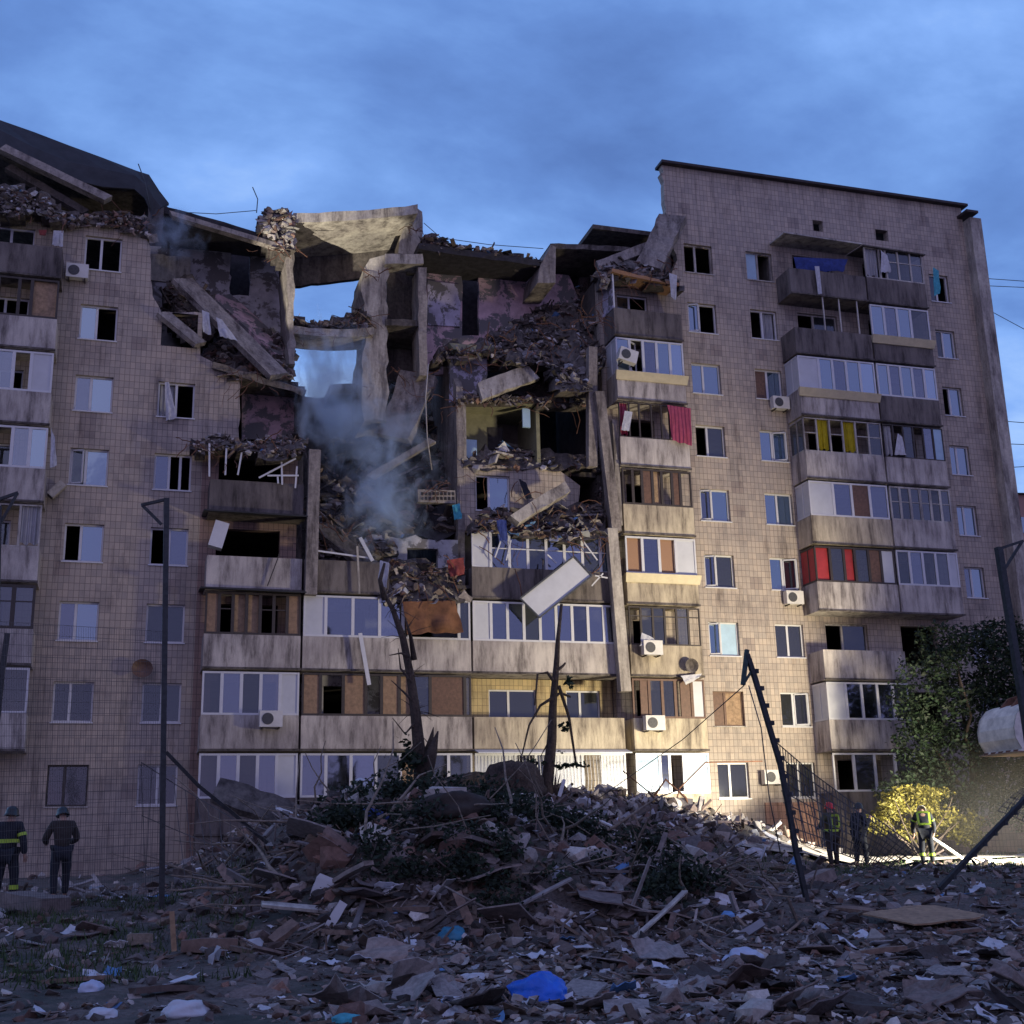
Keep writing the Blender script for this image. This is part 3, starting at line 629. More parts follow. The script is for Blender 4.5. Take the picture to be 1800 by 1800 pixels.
for k, p_ in {9: 'lo', 8: 'oc', 7: 'mG', 6: 'GG', 5: 'GG', 4: 'Gg', 3: 'dd', 2: 'dg', 1: 'dd'}.items():
    window(*colD, k, p_, 'white_pvc' if k not in (9,) else 'old_paint', open_=(1,) if k in (6, 4, 2) else (), widths=[.47, .53])
for k, p_ in {9: 'do', 8: 'dG', 7: 'oG', 6: 'GG', 5: 'GG', 4: 'gG', 3: 'dd', 2: 'dd'}.items(): window(*colE, k, p_, 'white_pvc')
window(0, 0, 5, 'oG', rect=r5[0], widths=[.4, .6])
for r in r2: window(0, 0, 2, 'dd', rect=r, Y=.4, sill=False)
for k in range(2, 9): window(0, 0, k, 'oo' if k > 5 else 'dd', rect=(-5.6, -4.2, FL(k)+.85, FL(k)+2.22), sill=False)
for k in (9, 8, 3): window(0, 0, k, 'od', 'old_paint', rect=(27.6, 29.6, FL(k)+.4, FL(k)+2.3), sill=False)
window(0, 0, 8, 'do', 'white_pvc', rect=(19.0, 20.4, FL(8)+.85, FL(8)+2.22), sill=False)
q = MB()
for i in range(9):
    x = colD[0]+.08+i*.145; q.tube([(x, -.06, FL(1)+.87), (x, -.06, FL(1)+2.2)], .012, 5)
q.build('window_bars', 'dark_frame', B)
#@@PART2
# ------------------------------------------------------------------ rubble tools
def hull(n, sx, sy, sz, rnd):
    bm = bmesh.new()
    for _ in range(n):
        v = Vector((rnd.gauss(0, 1), rnd.gauss(0, 1), rnd.gauss(0, 1))).normalized()
        m_ = max(abs(v.x), abs(v.y), abs(v.z)); v = v/(m_**.75)
        bm.verts.new((v.x*sx*rnd.uniform(.8, 1), v.y*sy*rnd.uniform(.8, 1), v.z*sz*rnd.uniform(.8, 1)))
    r = bmesh.ops.convex_hull(bm, input=bm.verts)
    bmesh.ops.delete(bm, geom=[e for e in set(r['geom_interior']+r['geom_unused']) if isinstance(e, bmesh.types.BMVert)], context='VERTS')
    bm.verts.index_update(); v = [w_.co.copy() for w_ in bm.verts]; f = [tuple(x.index for x in q.verts) for q in bm.faces]; bm.free(); return v, f
rl = random.Random(11)
CH = [hull(13, .5, .5*rl.uniform(.6, 1), .5*rl.uniform(.25, .8), rl) for _ in range(14)]
def plank_vf(rnd, asp=8):
    q = MB(); n = 3; w_ = .5/asp; b = rnd.uniform(-.03, .03); vs = []
    for i in range(n+1):
        x = -.5+i/n; o_ = b*math.sin(math.pi*i/n); j = rnd.uniform(.85, 1.1)
        vs += [(x+rnd.uniform(-.02, .02) if i in (0, n) else x, y*w_*j, z*w_*.4+o_) for y, z in ((-1, -1), (1, -1), (1, 1), (-1, 1))]
    fs = [(3, 2, 1, 0), (n*4, n*4+1, n*4+2, n*4+3)]
    for i in range(n):
        for j in range(4): fs.append((i*4+j, i*4+(j+1) % 4, i*4+4+(j+1) % 4, i*4+4+j))
    return [Vector(v) for v in vs], fs
PL = [plank_vf(rl, rl.choice([5, 7, 10, 14])) for _ in range(8)]
ST = [plank_vf(rl, rl.choice([22, 30])) for _ in range(4)]
def sheet_vf(rnd, n=4, crump=.06, th=.02):
    t = []; b = [];  k = rnd.uniform(0, 9)
    for j in range(n+1):
        for i in range(n+1):
            x = -.5+i/n; y = -.5+j/n; z = crump*2.2*noise.noise(Vector((x*2.2+k, y*2.2, k)))+crump*.8*noise.noise(Vector((x*6+k, y*6, k)))
            e = .1 if (i in (0, n) or j in (0, n)) else 0
            x += rnd.uniform(-e, e); y += rnd.uniform(-e, e)
            t.append(Vector((x, y*.75, z+th/2))); b.append(Vector((x, y*.75, z-th/2)))
    m_ = (n+1)**2; fs = []
    for j in range(n):
        for i in range(n):
            a = j*(n+1)+i; fs.append((a, a+1, a+n+2, a+n+1)); fs.append((a+m_, a+n+1+m_, a+n+2+m_, a+1+m_))
    rim = [i for i in range(n+1)]+[(j+1)*(n+1)-1 for j in range(1, n+1)]+[n*(n+1)+i for i in range(n-1, -1, -1)]+[j*(n+1) for j in range(n-1, 0, -1)]
    for a, c in zip(rim, rim[1:]+rim[:1]): fs.append((c, a, a+m_, c+m_))
    return t+b, fs
SH = [sheet_vf(rl, 4, rl.uniform(.05, .16)) for _ in range(8)]
SF = [sheet_vf(rl, 2, .04, .03) for _ in range(5)]
LIB = {'c': CH, 'p': PL, 's': ST, 'h': SH, 'f': SF}
def rotm(rnd, flat=.4, e=None):
    return Matrix.Rotation(rnd.uniform(0, 6.283), 3, 'Z') @ Matrix.Rotation(rnd.gauss(0, flat), 3, 'X') @ Matrix.Rotation(rnd.gauss(0, flat), 3, 'Y')
class Rub:
    """many pieces merged into one mesh of uncountable rubble"""
    def __init__(s, mats): s.m = MB(); s.mats = mats
    def put(s, kind, p, size, R3, mi, rnd):
        v, f = rnd.choice(LIB[kind]); p = Vector(p); s.m.cur = mi; s.m.add([p+(R3 @ (q*size)) for q in v], f)
RM_ = ['rub_brown', 'rub_grey', 'rub_pale', 'rub_brick', 'rub_dark', 'rub_wood', 'rub_white', 'rub_blue']
def pick(rnd, w_): return rnd.choices(range(len(w_)), w_)[0]
def inpoly(x, y, pl):
    r = False; j = len(pl)-1
    for i in range(len(pl)):
        (a, b), (c, d) = pl[i], pl[j]
        if (b > y) != (d > y) and x < (c-a)*(y-b)/(d-b)+a: r = not r
        j = i
    return r
def heap(name, label, poly, Yf, n, sz=(.12, .6), wts=(4, 5, 3, 2, 3, 3, 1, .3), kinds='cccppshf', rough=.25, base='concrete_dark', st=9, seed=1, flat=.5, th=.8, bias=1.6):
    rnd = random.Random(seed); xs_ = [p[0] for p in poly]; ys_ = [p[1] for p in poly]
    x0, x1, y0, y1 = min(xs_), max(xs_), min(ys_), max(ys_); R = Rub(RM_+[base]); q = R.m; q.cur = len(RM_); idx = {}
    def vert(i, j):
        if (i, j) not in idx:
            px, py = x0+i*st, y0+j*st; p = P(px, py, Yf(px, py)); nz = noise.noise(p*1.1)*rough+noise.noise(p*3.3)*rough*.5
            idx[i, j] = len(q.v); q.v.append(p+Vector((nz*.4, -abs(nz), nz))); q.v.append(p+Vector((0, th, 0)))
        return idx[i, j]
    cells = set((i, j) for i in range(int((x1-x0)/st)+1) for j in range(int((y1-y0)/st)+1) if inpoly(x0+(i+.5)*st, y0+(j+.5)*st, poly))
    for i, j in cells:
        a, b, c, d = vert(i, j), vert(i+1, j), vert(i+1, j+1), vert(i, j+1)
        q.f += [(a, d, c, b), (a+1, b+1, c+1, d+1)]; q.mi += [q.cur]*2
        for (di, dj, u, w_) in ((-1, 0, a, d), (1, 0, c, b), (0, -1, b, a), (0, 1, d, c)):
            if (i+di, j+dj) not in cells: q.f.append((u, u+1, w_+1, w_)); q.mi.append(q.cur)
    c = 0
    while c < n:
        px, py = rnd.uniform(x0, x1), rnd.uniform(y0, y1)
        if not inpoly(px, py, poly): continue
        c += 1; s_ = sz[0]+(sz[1]-sz[0])*rnd.random()**(bias+1); k = rnd.choice(kinds); s_ *= {'c': 1, 'p': 2, 's': 2.2, 'h': 1.2, 'f': 1.1}[k]
        p = P(px, py, Yf(px, py)-.05-rnd.random()*.12); w2 = pick(rnd, wts)
        if k in 'ps': w2 = rnd.choice([5, 5, 1, 0, 4])
        R.put(k, p, s_, rotm(rnd, flat), w2, rnd)
    return tag(q.build(name, RM_+[base]), label, 'rubble', kind='stuff')
# collapsed storeys
heap('rubble_heap', 'broken concrete, planks and roofing sliding off the top storeys above the pink room', [(822, 612), (880, 580), (940, 545), (1000, 505), (1050, 488), (1062, 560), (1058, 640), (1030, 690), (990, 690), (960, 640), (900, 640), (850, 622), (760, 640), (775, 612)],
     lambda x, y: -.6+(650-y)/170*4.2 if x > 800 else .5, 1500, (.07, .5), (4, 6, 5, 2, 4, 3, .9, .2), 'cccpppssfhh', .35, seed=21, flat=.6)
heap('rubble_heap', 'loose rubble and torn slabs filling the floor above the green room', [(925, 640), (1034, 632), (1034, 700), (930, 705), (900, 690)], lambda x, y: 1.2+(690-y)/60*1.5, 160, (.1, .6), (3, 3, 1, 1, 6, 3, .3, 0), seed=22)
heap('rubble_heap', 'fallen masonry and furniture piled on the floor of the green room', [(815, 808), (860, 790), (900, 780), (930, 790), (1032, 800), (1032, 824), (812, 824)], lambda x, y: .0+(824-y)/40*1.2, 160, (.1, .5), (4, 5, 5, 1, 2, 2, 2, .2), seed=23)
heap('rubble_heap', 'rubble, bedding and clothes piled on the loggia roof under the tiled wall', [(830, 925), (845, 905), (880, 890), (920, 898), (960, 880), (1010, 893), (1058, 885), (1062, 938), (1000, 950), (900, 938), (835, 935)], lambda x, y: -1.25+(938-y)/50*1.2, 420, (.1, .55), (4, 4, 3, 3, 4, 3, 1, .6), 'cchhhpsf', .3, seed=24)
heap('rubble_heap', 'sooty mass of crushed floors inside the smoking shaft', [(556, 830), (575, 800), (630, 745), (680, 690), (700, 665), (742, 650), (756, 700), (812, 840), (812, 935), (740, 938), (690, 945), (640, 930), (560, 935)],
     lambda x, y: .3+(940-y)/290*5.6, 900, (.15, .8), (3, 3, .6, 1, 8, 3, .15, .1), 'cccpppsf', .6, 'soot_and_shade', seed=25, th=1)
heap('rubble_heap', 'broken bricks and pans heaped on the burnt loggia beside the orange blanket', [(668, 1000), (700, 985), (760, 990), (812, 1000), (820, 1052), (760, 1062), (690, 1060), (665, 1040)], lambda x, y: -1.3+(1060-y)/70*.9, 260, (.08, .45), (3, 3, 2, 3, 4, 3, .6, .2), seed=26)
heap('rubble_heap', 'shattered wall and slab edges spilling below the tilted slabs at upper left', [(345, 640), (380, 610), (420, 560), (500, 600), (515, 660), (480, 672), (420, 668), (352, 652)], lambda x, y: -.1+(668-y)/100*2.6, 420, (.1, .6), (4, 5, 3, 3, 3, 3, .6, .1), 'cccpfh', .35, seed=27)
heap('rubble_heap', 'crumbled masonry in the torn room under the sagging roof at upper left', [(286, 520), (300, 490), (345, 500), (400, 560), (350, 610), (300, 575)], lambda x, y: 1.8, 160, (.1, .5), (4, 5, 3, 3, 3, 3, .6, .1), seed=28, rough=.5)
heap('rubble_heap', 'ragged brick and plaster crust along the broken top of the left wall', [(112, 372), (150, 378), (215, 372), (262, 384), (270, 420), (258, 416), (200, 400), (112, 398)], lambda x, y: -.12, 260, (.08, .4), (4, 5, 3, 3, 3, 2, .4, .1), 'ccccpf', .15, seed=29, th=.5)
heap('rubble_heap', 'pale insulation and broken plaster heaped on the topmost left balcony', [(-20, 326), (40, 330), (80, 345), (116, 380), (112, 392), (60, 372), (20, 380), (-20, 372)], lambda x, y: -.9, 260, (.08, .35), (2, 4, 7, 1, 1, 1, 3, .6), 'cchhf', .25, seed=30)
heap('rubble_heap', 'broken concrete crust on the loggia floor above the open dark balcony', [(335, 776), (380, 764), (450, 772), (520, 762), (538, 775), (535, 800), (470, 806), (400, 790), (345, 795)], lambda x, y: -1.3+(800-y)/40*.8, 260, (.08, .4), (3, 5, 5, 2, 2, 3, 1, .4), 'cccpsf', .25, seed=31)
heap('rubble_heap', 'broken wall stubs and bricks on the roof edge beside the light curved slab', [(455, 380), (470, 368), (505, 370), (518, 385), (516, 440), (500, 450), (478, 430), (458, 404)], lambda x, y: -.1, 200, (.12, .55), (3, 6, 4, 3, 3, 1, .2, .1), 'ccccf', .4, seed=32, th=1.4)
heap('rubble_heap', 'scraps of roofing and brick along the torn roof edge above the pink room', [(740, 418), (760, 412), (790, 428), (860, 440), (950, 458), (950, 470), (860, 452), (740, 438)], lambda x, y: .3, 240, (.08, .45), (2, 3, 1, 2, 8, 3, .1, .1), 'ccpfh', .15, seed=33, th=.6)
heap('rubble_heap', 'debris lying on the thin floor slab that crosses the open shaft', [(518, 560), (560, 566), (600, 560), (634, 540), (650, 560), (656, 574), (518, 574)], lambda x, y: .5, 130, (.08, .45), (2, 4, 1, 2, 5, 3, .1, .1), 'ccps', .12, seed=34, th=.8)
heap('rubble_heap', 'plaster lumps and roofing caught around the leaning slab at the torn roof corner', [(1050, 478), (1075, 455), (1130, 465), (1180, 482), (1200, 505), (1170, 500), (1090, 488), (1062, 500)], lambda x, y: -1.1+(500-y)/40*.9, 220, (.08, .5), (3, 6, 4, 2, 3, 3, .6, .1), 'ccpfh', .25, seed=35)
heap('rubble_heap', 'broken ceiling edge hanging over the lit room opened beside the shaft', [(800, 700), (840, 690), (935, 700), (1030, 702), (1035, 716), (930, 712), (806, 712)], lambda x, y: -.05, 140, (.08, .4), (3, 5, 4, 2, 3, 2, .4, .1), 'ccpf', .12, seed=36, th=.5)
heap('rubble_heap', 'crumbled concrete filling the rooms beside the standing post', [(1040, 560), (1058, 545), (1062, 900), (1046, 900), (1046, 640), (1030, 640)], lambda x, y: .6, 200, (.1, .45), (3, 4, 2, 1, 6, 3, .5, .3), 'ccpsh', .25, seed=37)
heap('rubble_heap', 'broken blocks and panels in the smoke above the burnt loggia', [(556, 925), (600, 915), (680, 935), (700, 975), (640, 985), (560, 975)], lambda x, y: -.3+(980-y)/60*.8, 200, (.12, .6), (3, 4, 2, 2, 6, 3, .3, .1), 'ccpf', .25, seed=38)
# twisted reinforcement and torn wiring sticking out of the broken edges
q = MB(); rr = random.Random(77)
def rebar(px, py, Y, n, spread, ln, down=.5):
    for _ in range(n):
        p = P(px+rr.uniform(-spread, spread), py+rr.uniform(-spread*.4, spread*.4), Y+rr.uniform(-.2, .2)); d = Vector((rr.gauss(0, 1), -abs(rr.gauss(0, .5)), rr.gauss(-down, .8))).normalized(); l_ = rr.uniform(.3, 1)*ln; pts = [p]
        for k in range(4): d = (d+Vector((rr.gauss(0, .35), rr.gauss(0, .2), rr.gauss(-.15, .35)))).normalized(); pts.append(pts[-1]+d*l_/4)
        q.tube(pts, rr.choice([.010, .014, .02]), 4)
for a in ((480, 430, -.3, 10, 30, 1.2), (420, 660, -.4, 12, 60, 1.4), (345, 780, -1.4, 8, 20, .9), (450, 790, -1.4, 12, 70, .9), (560, 590, 0, 8, 40, .8), (640, 560, .3, 10, 20, 1.2), (650, 480, .4, 8, 15, .9), (730, 400, .4, 8, 15, .8), (700, 660, .8, 12, 40, 1.5), (810, 700, -.1, 14, 60, 1.1),
          (850, 620, -.4, 12, 60, 1.2), (950, 600, -.7, 24, 90, 1.3), (1040, 560, -.8, 16, 20, 1.4), (960, 710, -.1, 12, 60, 1.2), (930, 820, -.2, 10, 90, .8), (940, 920, -1.5, 24, 110, 1.2), (1060, 950, -1.5, 8, 12, .9), (1100, 490, -1.1, 16, 50, 1.2), (1180, 470, -1, 8, 15, .9), (600, 930, -.6, 14, 50, 1.3), (740, 1010, -1.5, 12, 60, 1.), (760, 850, -.4, 12, 40, 1.2), (230, 395, -.3, 12, 60, .8), (60, 365, -1, 10, 60, .7)): rebar(*a)
tag(q.build('reinforcement_bars', 'rust'), 'bent reinforcing bars and torn wires sticking out of every broken edge', 'rebar', kind='stuff')
# slabs and beams that came to rest in the wreck
def bigbeam(name, label, a, b, Ya, Yb, w_, t_, m_='concrete', up=(0, -1, .2), group=None, cat='concrete beam'):
    A, Bp = P(*a, Ya), P(*b, Yb); d = (Bp-A); n = 7; side = d.normalized().cross(Vector(up)).normalized(); nn = side.cross(d.normalized()); rnd = random.Random(int(a[0]*7+a[1])); vs = []
    for i in range(n+1):
        c = A+d*(i/n); j = [rnd.uniform(-.04, .04)*w_*3 for _ in range(4)]; e = rnd.uniform(-.1, .1) if i in (0, n) else 0
        for (u, v_), jj in zip(((-1, -1), (1, -1), (1, 1), (-1, 1)), j): vs.append(c+side*(u*w_/2+jj*.5)+nn*(v_*t_/2+jj*.3)+d.normalized()*(e*u))
    fs = [(3, 2, 1, 0), (n*4, n*4+1, n*4+2, n*4+3)]+[(i*4+j, i*4+(j+1) % 4, i*4+4+(j+1) % 4, i*4+4+j) for i in range(n) for j in range(4)]
    q = MB().add(vs, fs); o = q.build(name, m_, org=tuple(A)); return tag(o, label, cat, group)
bigbeam('concrete_slab', 'longest slanting slab across the torn upper left rooms', (318, 492), (490, 662), .6, -.5, 1.0, .22, up=(.3, -1, .9), cat='concrete slab')
bigbeam('concrete_slab', 'brown broken slab leaning behind the longest slanting slab at upper left', (385, 520), (505, 630), 2.4, 1.2, 1.5, .22, 'plaster_pink', up=(.5, -.8, .7), cat='concrete slab')
bigbeam('concrete_slab', 'short slab propped from the broken window edge at upper left', (286, 552), (352, 606), -.15, -.3, .55, .2, up=(.3, -1, .7), cat='concrete slab')
bigbeam('concrete_slab', 'thin slab lying nearly level on top of the torn bay above the red stained room', (372, 640), (535, 690), .4, .4, 1.6, .2, up=(0, -.4, 1), cat='concrete slab')
bigbeam('concrete_slab', 'pale tilted floor panel with bolt holes above the green room', (842, 690), (936, 655), -.3, -.2, .75, .25, 'concrete_pale', up=(.1, -1, .3), cat='concrete slab')
bigbeam('concrete_beam', 'horizontal lintel over the lilac wall', (792, 612), (868, 618), .2, .2, .3, .3, 'plaster_green')
bigbeam('concrete_slab', 'wide floor slab hanging down into the smoking shaft', (738, 660), (688, 770), 1.2, .6, 1.5, .25, up=(-.4, -1, .3), cat='concrete slab')
bigbeam('concrete_beam', 'long slim beam lying across the shaft through the smoke', (650, 840), (760, 775), .6, .2, .25, .25)
bigbeam('concrete_slab', 'thick roof slab standing on end against the tiled wall at the torn corner', (1140, 472), (1182, 384), -.5, -.3, 1.15, .45, up=(-.5, -1, .2), cat='concrete slab')
bigbeam('concrete_slab', 'long roof edge slab rising toward the torn tiled corner', (1050, 470), (1150, 432), -.2, -.2, .45, .3, up=(.2, -1, .3), cat='concrete slab')
bigbeam('concrete_beam', 'broken beam leaning over the rubble on the loggia roof', (902, 916), (995, 858), -1.6, -1.0, .45, .35, 'concrete_pale')
bigbeam('concrete_beam', 'small beam poking out of the dark hole beside the standing post', (992, 652), (1032, 620), -.2, .2, .38, .25, 'concrete_pale')
bigbeam('concrete_slab', 'sloping slab fallen behind the left concrete post in the shaft', (560, 925), (655, 1000), .0, -.9, .8, .2, 'concrete_dark', up=(.3, -1, .7), cat='concrete slab')
bigbeam('roof_beam', 'pale edge beam of the sagging roof at far left', (4, 262), (190, 352), -.3, -.3, .32, .3, 'concrete', cat='roof beam')
bigbeam('roof_beam', 'lower rafter beam inside the dark attic at far left', (14, 296), (150, 376), .5, .5, .3, .3, 'concrete_dark', cat='roof beam')
bigbeam('roof_beam', 'edge beam along the sunken roof above the bare grey room', (300, 378), (500, 438), -.2, -.2, .22, .25, 'concrete', cat='roof beam')
# roofing membrane draped over the left roof
q = MB(); top = [(-60, 188), (0, 211), (60, 232), (120, 255), (180, 277), (240, 300), (262, 307), (280, 335), (297, 357)]; bot = [(-60, 240), (0, 262), (60, 292), (120, 314), (180, 328), (236, 332), (254, 348), (262, 366), (268, 384)]
vs = []
for i, (a, b) in enumerate(zip(top, bot)):
    t_, u_ = P(*a, 1.2-.12*i), P(*b, -.35); m1 = (t_+u_)/2+Vector((0, -.15, .1*math.sin(i*1.7)))
    vs += [t_, m1, u_, u_+Vector((0, .05, -.02)), m1+Vector((0, .06, -.04)), t_+Vector((0, .1, -.05))]
q.add(vs, [(6*i+j, 6*i+(j+1) % 6, 6*i+6+(j+1) % 6, 6*i+6+j) for i in range(8) for j in range(6)]+[(5, 4, 3, 2, 1, 0), tuple(48+j for j in range(6))])
tag(q.build('roofing_membrane', 'membrane', org=P(120, 275, 0)), 'black roofing felt sheet draped over the broken left roof edge', 'roofing felt')
def rod(name, label, px, Y, r, m_='wire', cat='steel rod', group=None):
    pts = [P(a, b, Y if isinstance(Y, (int, float)) else Y[i]) for i, (a, b) in enumerate(px)]
    return tag(MB().tube(pts, r, 6).build(name, m_, org=tuple(pts[0]), smooth=True), label, cat, group)
rod('antenna_rod', 'bent rod at the end of the black roofing felt', [(243, 288), (255, 320), (264, 368)], -.4, .02, cat='rod')
rod('antenna_rod', 'thin curved rod rising from the roof left of the brick stubs', [(444, 329), (453, 350), (451, 374)], .5, .02, cat='rod')
rod('hanging_cable', 'pale cable hanging down the smoking shaft wall', [(753, 640), (748, 700), (751, 770), (759, 826)], -.3, .025, 'concrete_pale', 'cable')
rod('overhead_wire', 'thin wire drooping from roof edge to brick stubs', [(300, 372), (380, 376), (450, 370)], -.2, .015, cat='wire')
rod('overhead_wire', 'thin wire stretched from the chimney stub to the brick party wall on the roof', [(745, 392), (775, 418), (860, 430), (955, 437)], .5, .015, cat='wire')
for i, (a, b) in enumerate((((1726, 489), (1840, 497)), ((1728, 502), (1840, 507)), ((1738, 545), (1840, 600)), ((1760, 740), (1840, 746)), ((1765, 780), (1840, 783)), ((1768, 822), (1840, 818)))):
    rod('overhead_wire', ['upper', 'second', 'steepest', 'fourth', 'fifth', 'lowest'][i]+' of the thin wires running right from the end wall', [a, b], 14, .022, cat='wire', group='wires right of the building')
# hanging balcony panel and trims
tl, tr, br_, bl = P(1008, 978, -1.8), P(1040, 1012, -1.9), P(948, 1086, -2.0), P(914, 1052, -1.9)
q = MB(); nrm = Vector((0.02, .12, .02)); q.hexa([bl, br_, tr, tl, bl+nrm, br_+nrm, tr+nrm, tl+nrm]); hp = q.build('balcony_panel', 'white_panel', org=tuple(bl))
tag(hp, 'white fallen balcony panel hanging aslant over the loggias right of the shaft', 'balcony panel')
q = MB()
for a, b in ((bl, br_), (br_, tr), (tr, tl), (tl, bl)): q.beam(a+Vector((0, -.03, 0)), b+Vector((0, -.03, 0)), .05, .06)
q.build('panel_edge', 'wire', hp)
def trim(label, a, b, Ya, Yb, w_=.1, m_='white_pvc', name='window_trim', cat='trim strip', t_=.04, group=None):
    A = P(*a, Ya); return tag(MB().beam(A, P(*b, Yb), w_, t_, (0, -1, 0)).build(name, m_, org=tuple(A)), label, cat, group)
trim('white strip dangling below the white glazed loggia left of the broken tree', (633, 1113), (649, 1204), -1.5, -1.55, .14)
trim('short white strip leaning in front of the smoke above the burnt loggia', (633, 945), (655, 986), -1.4, -1.4, .13)
trim('thin white rail lying level across the burnt loggia', (556, 968), (650, 981), -1.35, -1.3, .06)
trim('bent grey pipe hanging in front of the dark parapet left of the shaft', (628, 960), (632, 1044), -1.4, -1.4, .07, 'concrete_pale')
trim('thin dark rod resting against the parapet of the open dark loggia', (492, 972), (470, 1030), -1.35, -1.3, .04, 'dark_frame')
for i, (a, b) in enumerate((((368, 780), (368, 838)), ((398, 788), (396, 835)), ((425, 795), (418, 835)), ((455, 840), (520, 806)), ((470, 836), (525, 836)), ((495, 812), (496, 852)), ((522, 820), (519, 858)), ((488, 838), (489, 850)))):
    trim(['upright', 'upright', 'upright', 'slanting', 'level', 'upright', 'upright', 'short'][i]+' broken white window bar '+['at the left corner', 'second from the left', 'third from the left', 'crossing the opening', 'along the parapet top', 'hanging near the post', 'dangling at the right end', 'stub beside the post'][i]+' of the smashed balcony', a, b, -1.25, -1.3, .06, group='broken glazing bars of the smashed balcony')
for i, (a, b) in enumerate((((870, 980), (880, 952)), ((890, 985), (898, 950)), ((1020, 945), (1050, 985)), ((1046, 1012), (1068, 1016)), ((1040, 1030), (1060, 1008)), ((955, 985), (952, 1045)), ((978, 990), (962, 975)))):
    trim(['leaning bar in the leftmost broken sash', 'second leaning bar from the left', 'long bar fallen near the tall post', 'short level bar right of the hanging panel', 'short slanting bar right of the hanging panel', 'dark upright rod stuck over the hanging panel', 'small bar above the hanging panel'][i]+' of the bowed loggia', a, b, -1.5, -1.5, .05, 'dark_frame' if i == 5 else 'white_pvc', group='broken bars of the bowed loggia')
# cloths
def cloth(name, label, px, Y, m_, cat, fold=.08, nx=8, nz=7, th=.015):
    """px: four corners tl tr br bl"""
    c = [P(*a, Y) for a in px]; q = MB(); k = len(label); T = []; Bk = []
    for j in range(nz+1):
        for i in range(nx+1):
            u, v_ = i/nx, j/nz; p = c[0].lerp(c[1], u).lerp(c[3].lerp(c[2], u), v_)
            o_ = fold*(math.sin(u*9+k+v_*1.5)*.5+noise.noise(Vector((u*3+k, v_*2, k)))*1.4)*(.3+.7*v_)
            p = p+Vector((o_*.3, -abs(o_), noise.noise(Vector((u*4, v_*4, k+3)))*fold*.5*v_)); T.append(p); Bk.append(p+Vector((0, th, 0)))
    n_ = len(T); fs = []
    for j in range(nz):
        for i in range(nx):
            a = j*(nx+1)+i; fs += [(a, a+nx+1, a+nx+2, a+1), (a+n_, a+1+n_, a+nx+2+n_, a+nx+1+n_)]
    o = q.add(T+Bk, fs).build(name, m_, org=tuple(c[0]), smooth=True); return tag(o, label, cat)
cloth('blanket', 'orange brown blanket hanging over the burnt loggia beside the broken tree', [(708, 1058), (800, 1056), (812, 1112), (716, 1116)], -1.5, 'cloth_orange', 'blanket', .25, 14, 8)
cloth('red_cloth', 'red clothes caught on the rubble beside the white bowed loggia', [(785, 985), (815, 980), (816, 1010), (790, 1015)], -1.6, 'cloth_red', 'clothes', .2)
cloth('towel', 'teal cloth draped over the broken block wall in the shaft', [(795, 888), (808, 885), (812, 912), (797, 915)], -.6, 'cloth_teal', 'cloth', .15)
cloth('white_curtain', 'left white curtain blown out under the longest slanting slab', [(355, 545), (368, 550), (370, 590), (358, 585)], -.5, 'cloth_white', 'curtain', .12)
cloth('white_curtain', 'right white curtain trailing beneath the longest slanting slab', [(380, 558), (390, 562), (418, 600), (386, 592)], -.7, 'cloth_white', 'curtain', .12)
cloth('white_curtain', 'long white curtain blown out of the window below the torn bay', [(290, 672), (297, 672), (310, 736), (292, 740)], -.12, 'cloth_white', 'curtain', .12)
cloth('white_curtain', 'white curtain blowing from the end of a glazed balcony on the left edge', [(90, 752), (97, 772), (100, 818), (88, 824)], -1.35, 'cloth_white', 'curtain', .1)
cloth('pink_curtain', 'pink curtain hanging out of the dark framed balcony right of the leaning post', [(1172, 712), (1214, 718), (1216, 784), (1182, 774)], -1.4, 'curtain_pink', 'curtain', .15)
cloth('pink_board', 'pink cushion lying against the broken balcony frame', [(1098, 722), (1112, 724), (1106, 758), (1092, 756)], -1.3, 'cloth_white', 'cushion', .04)
cloth('blue_laundry', 'dark blue laundry on the topmost right balcony', [(1395, 452), (1490, 456), (1482, 478), (1400, 474)], -.9, 'cloth_blue', 'laundry', .15)
cloth('white_towel', 'white towel hanging over the topmost right balcony parapet', [(1432, 468), (1440, 468), (1445, 516), (1438, 518)], -1.36, 'cloth_white', 'towel', .05)
cloth('torn_curtain', 'torn lilac curtain under the leaning roof slab', [(1176, 480), (1190, 484), (1188, 528), (1180, 522)], -1.5, 'cloth_white', 'curtain', .1)
cloth('white_curtain', 'white curtain in the broken window of the topmost corner balcony', [(1548, 440), (1560, 450), (1566, 478), (1548, 480)], -1.3, 'cloth_white', 'curtain', .1)
cloth('white_sheet', 'white laundry hanging in the dark framed balcony next to yellow curtains', [(1578, 762), (1586, 768), (1592, 800), (1572, 800)], -1.3, 'cloth_white', 'laundry', .1)
cloth('blue_curtain', 'teal curtain flapping at the outer end of the topmost corner balcony', [(1640, 470), (1650, 476), (1652, 516), (1642, 520)], -1.35, 'cloth_teal', 'curtain', .1)
cloth('red_laundry', 'red cloth drying on the topmost left balcony', [(68, 404), (82, 404), (81, 414), (69, 414)], -.8, 'cloth_red', 'laundry', .05)
cloth('white_laundry', 'white bundle drying on the topmost left balcony', [(94, 405), (112, 406), (110, 434), (92, 432)], -.8, 'cloth_white', 'laundry', .12)
cloth('dark_laundry', 'dark clothes dangling from the rubble over the bowed white loggia', [(872, 912), (890, 915), (892, 952), (878, 950)], -1.7, 'cloth_blue', 'clothes', .12)
cloth('dark_coat', 'dark coat hanging between the two windows of the tiled wall above the loggia roof', [(912, 842), (924, 848), (936, 876), (924, 878)], -.3, 'navy', 'coat', .12)
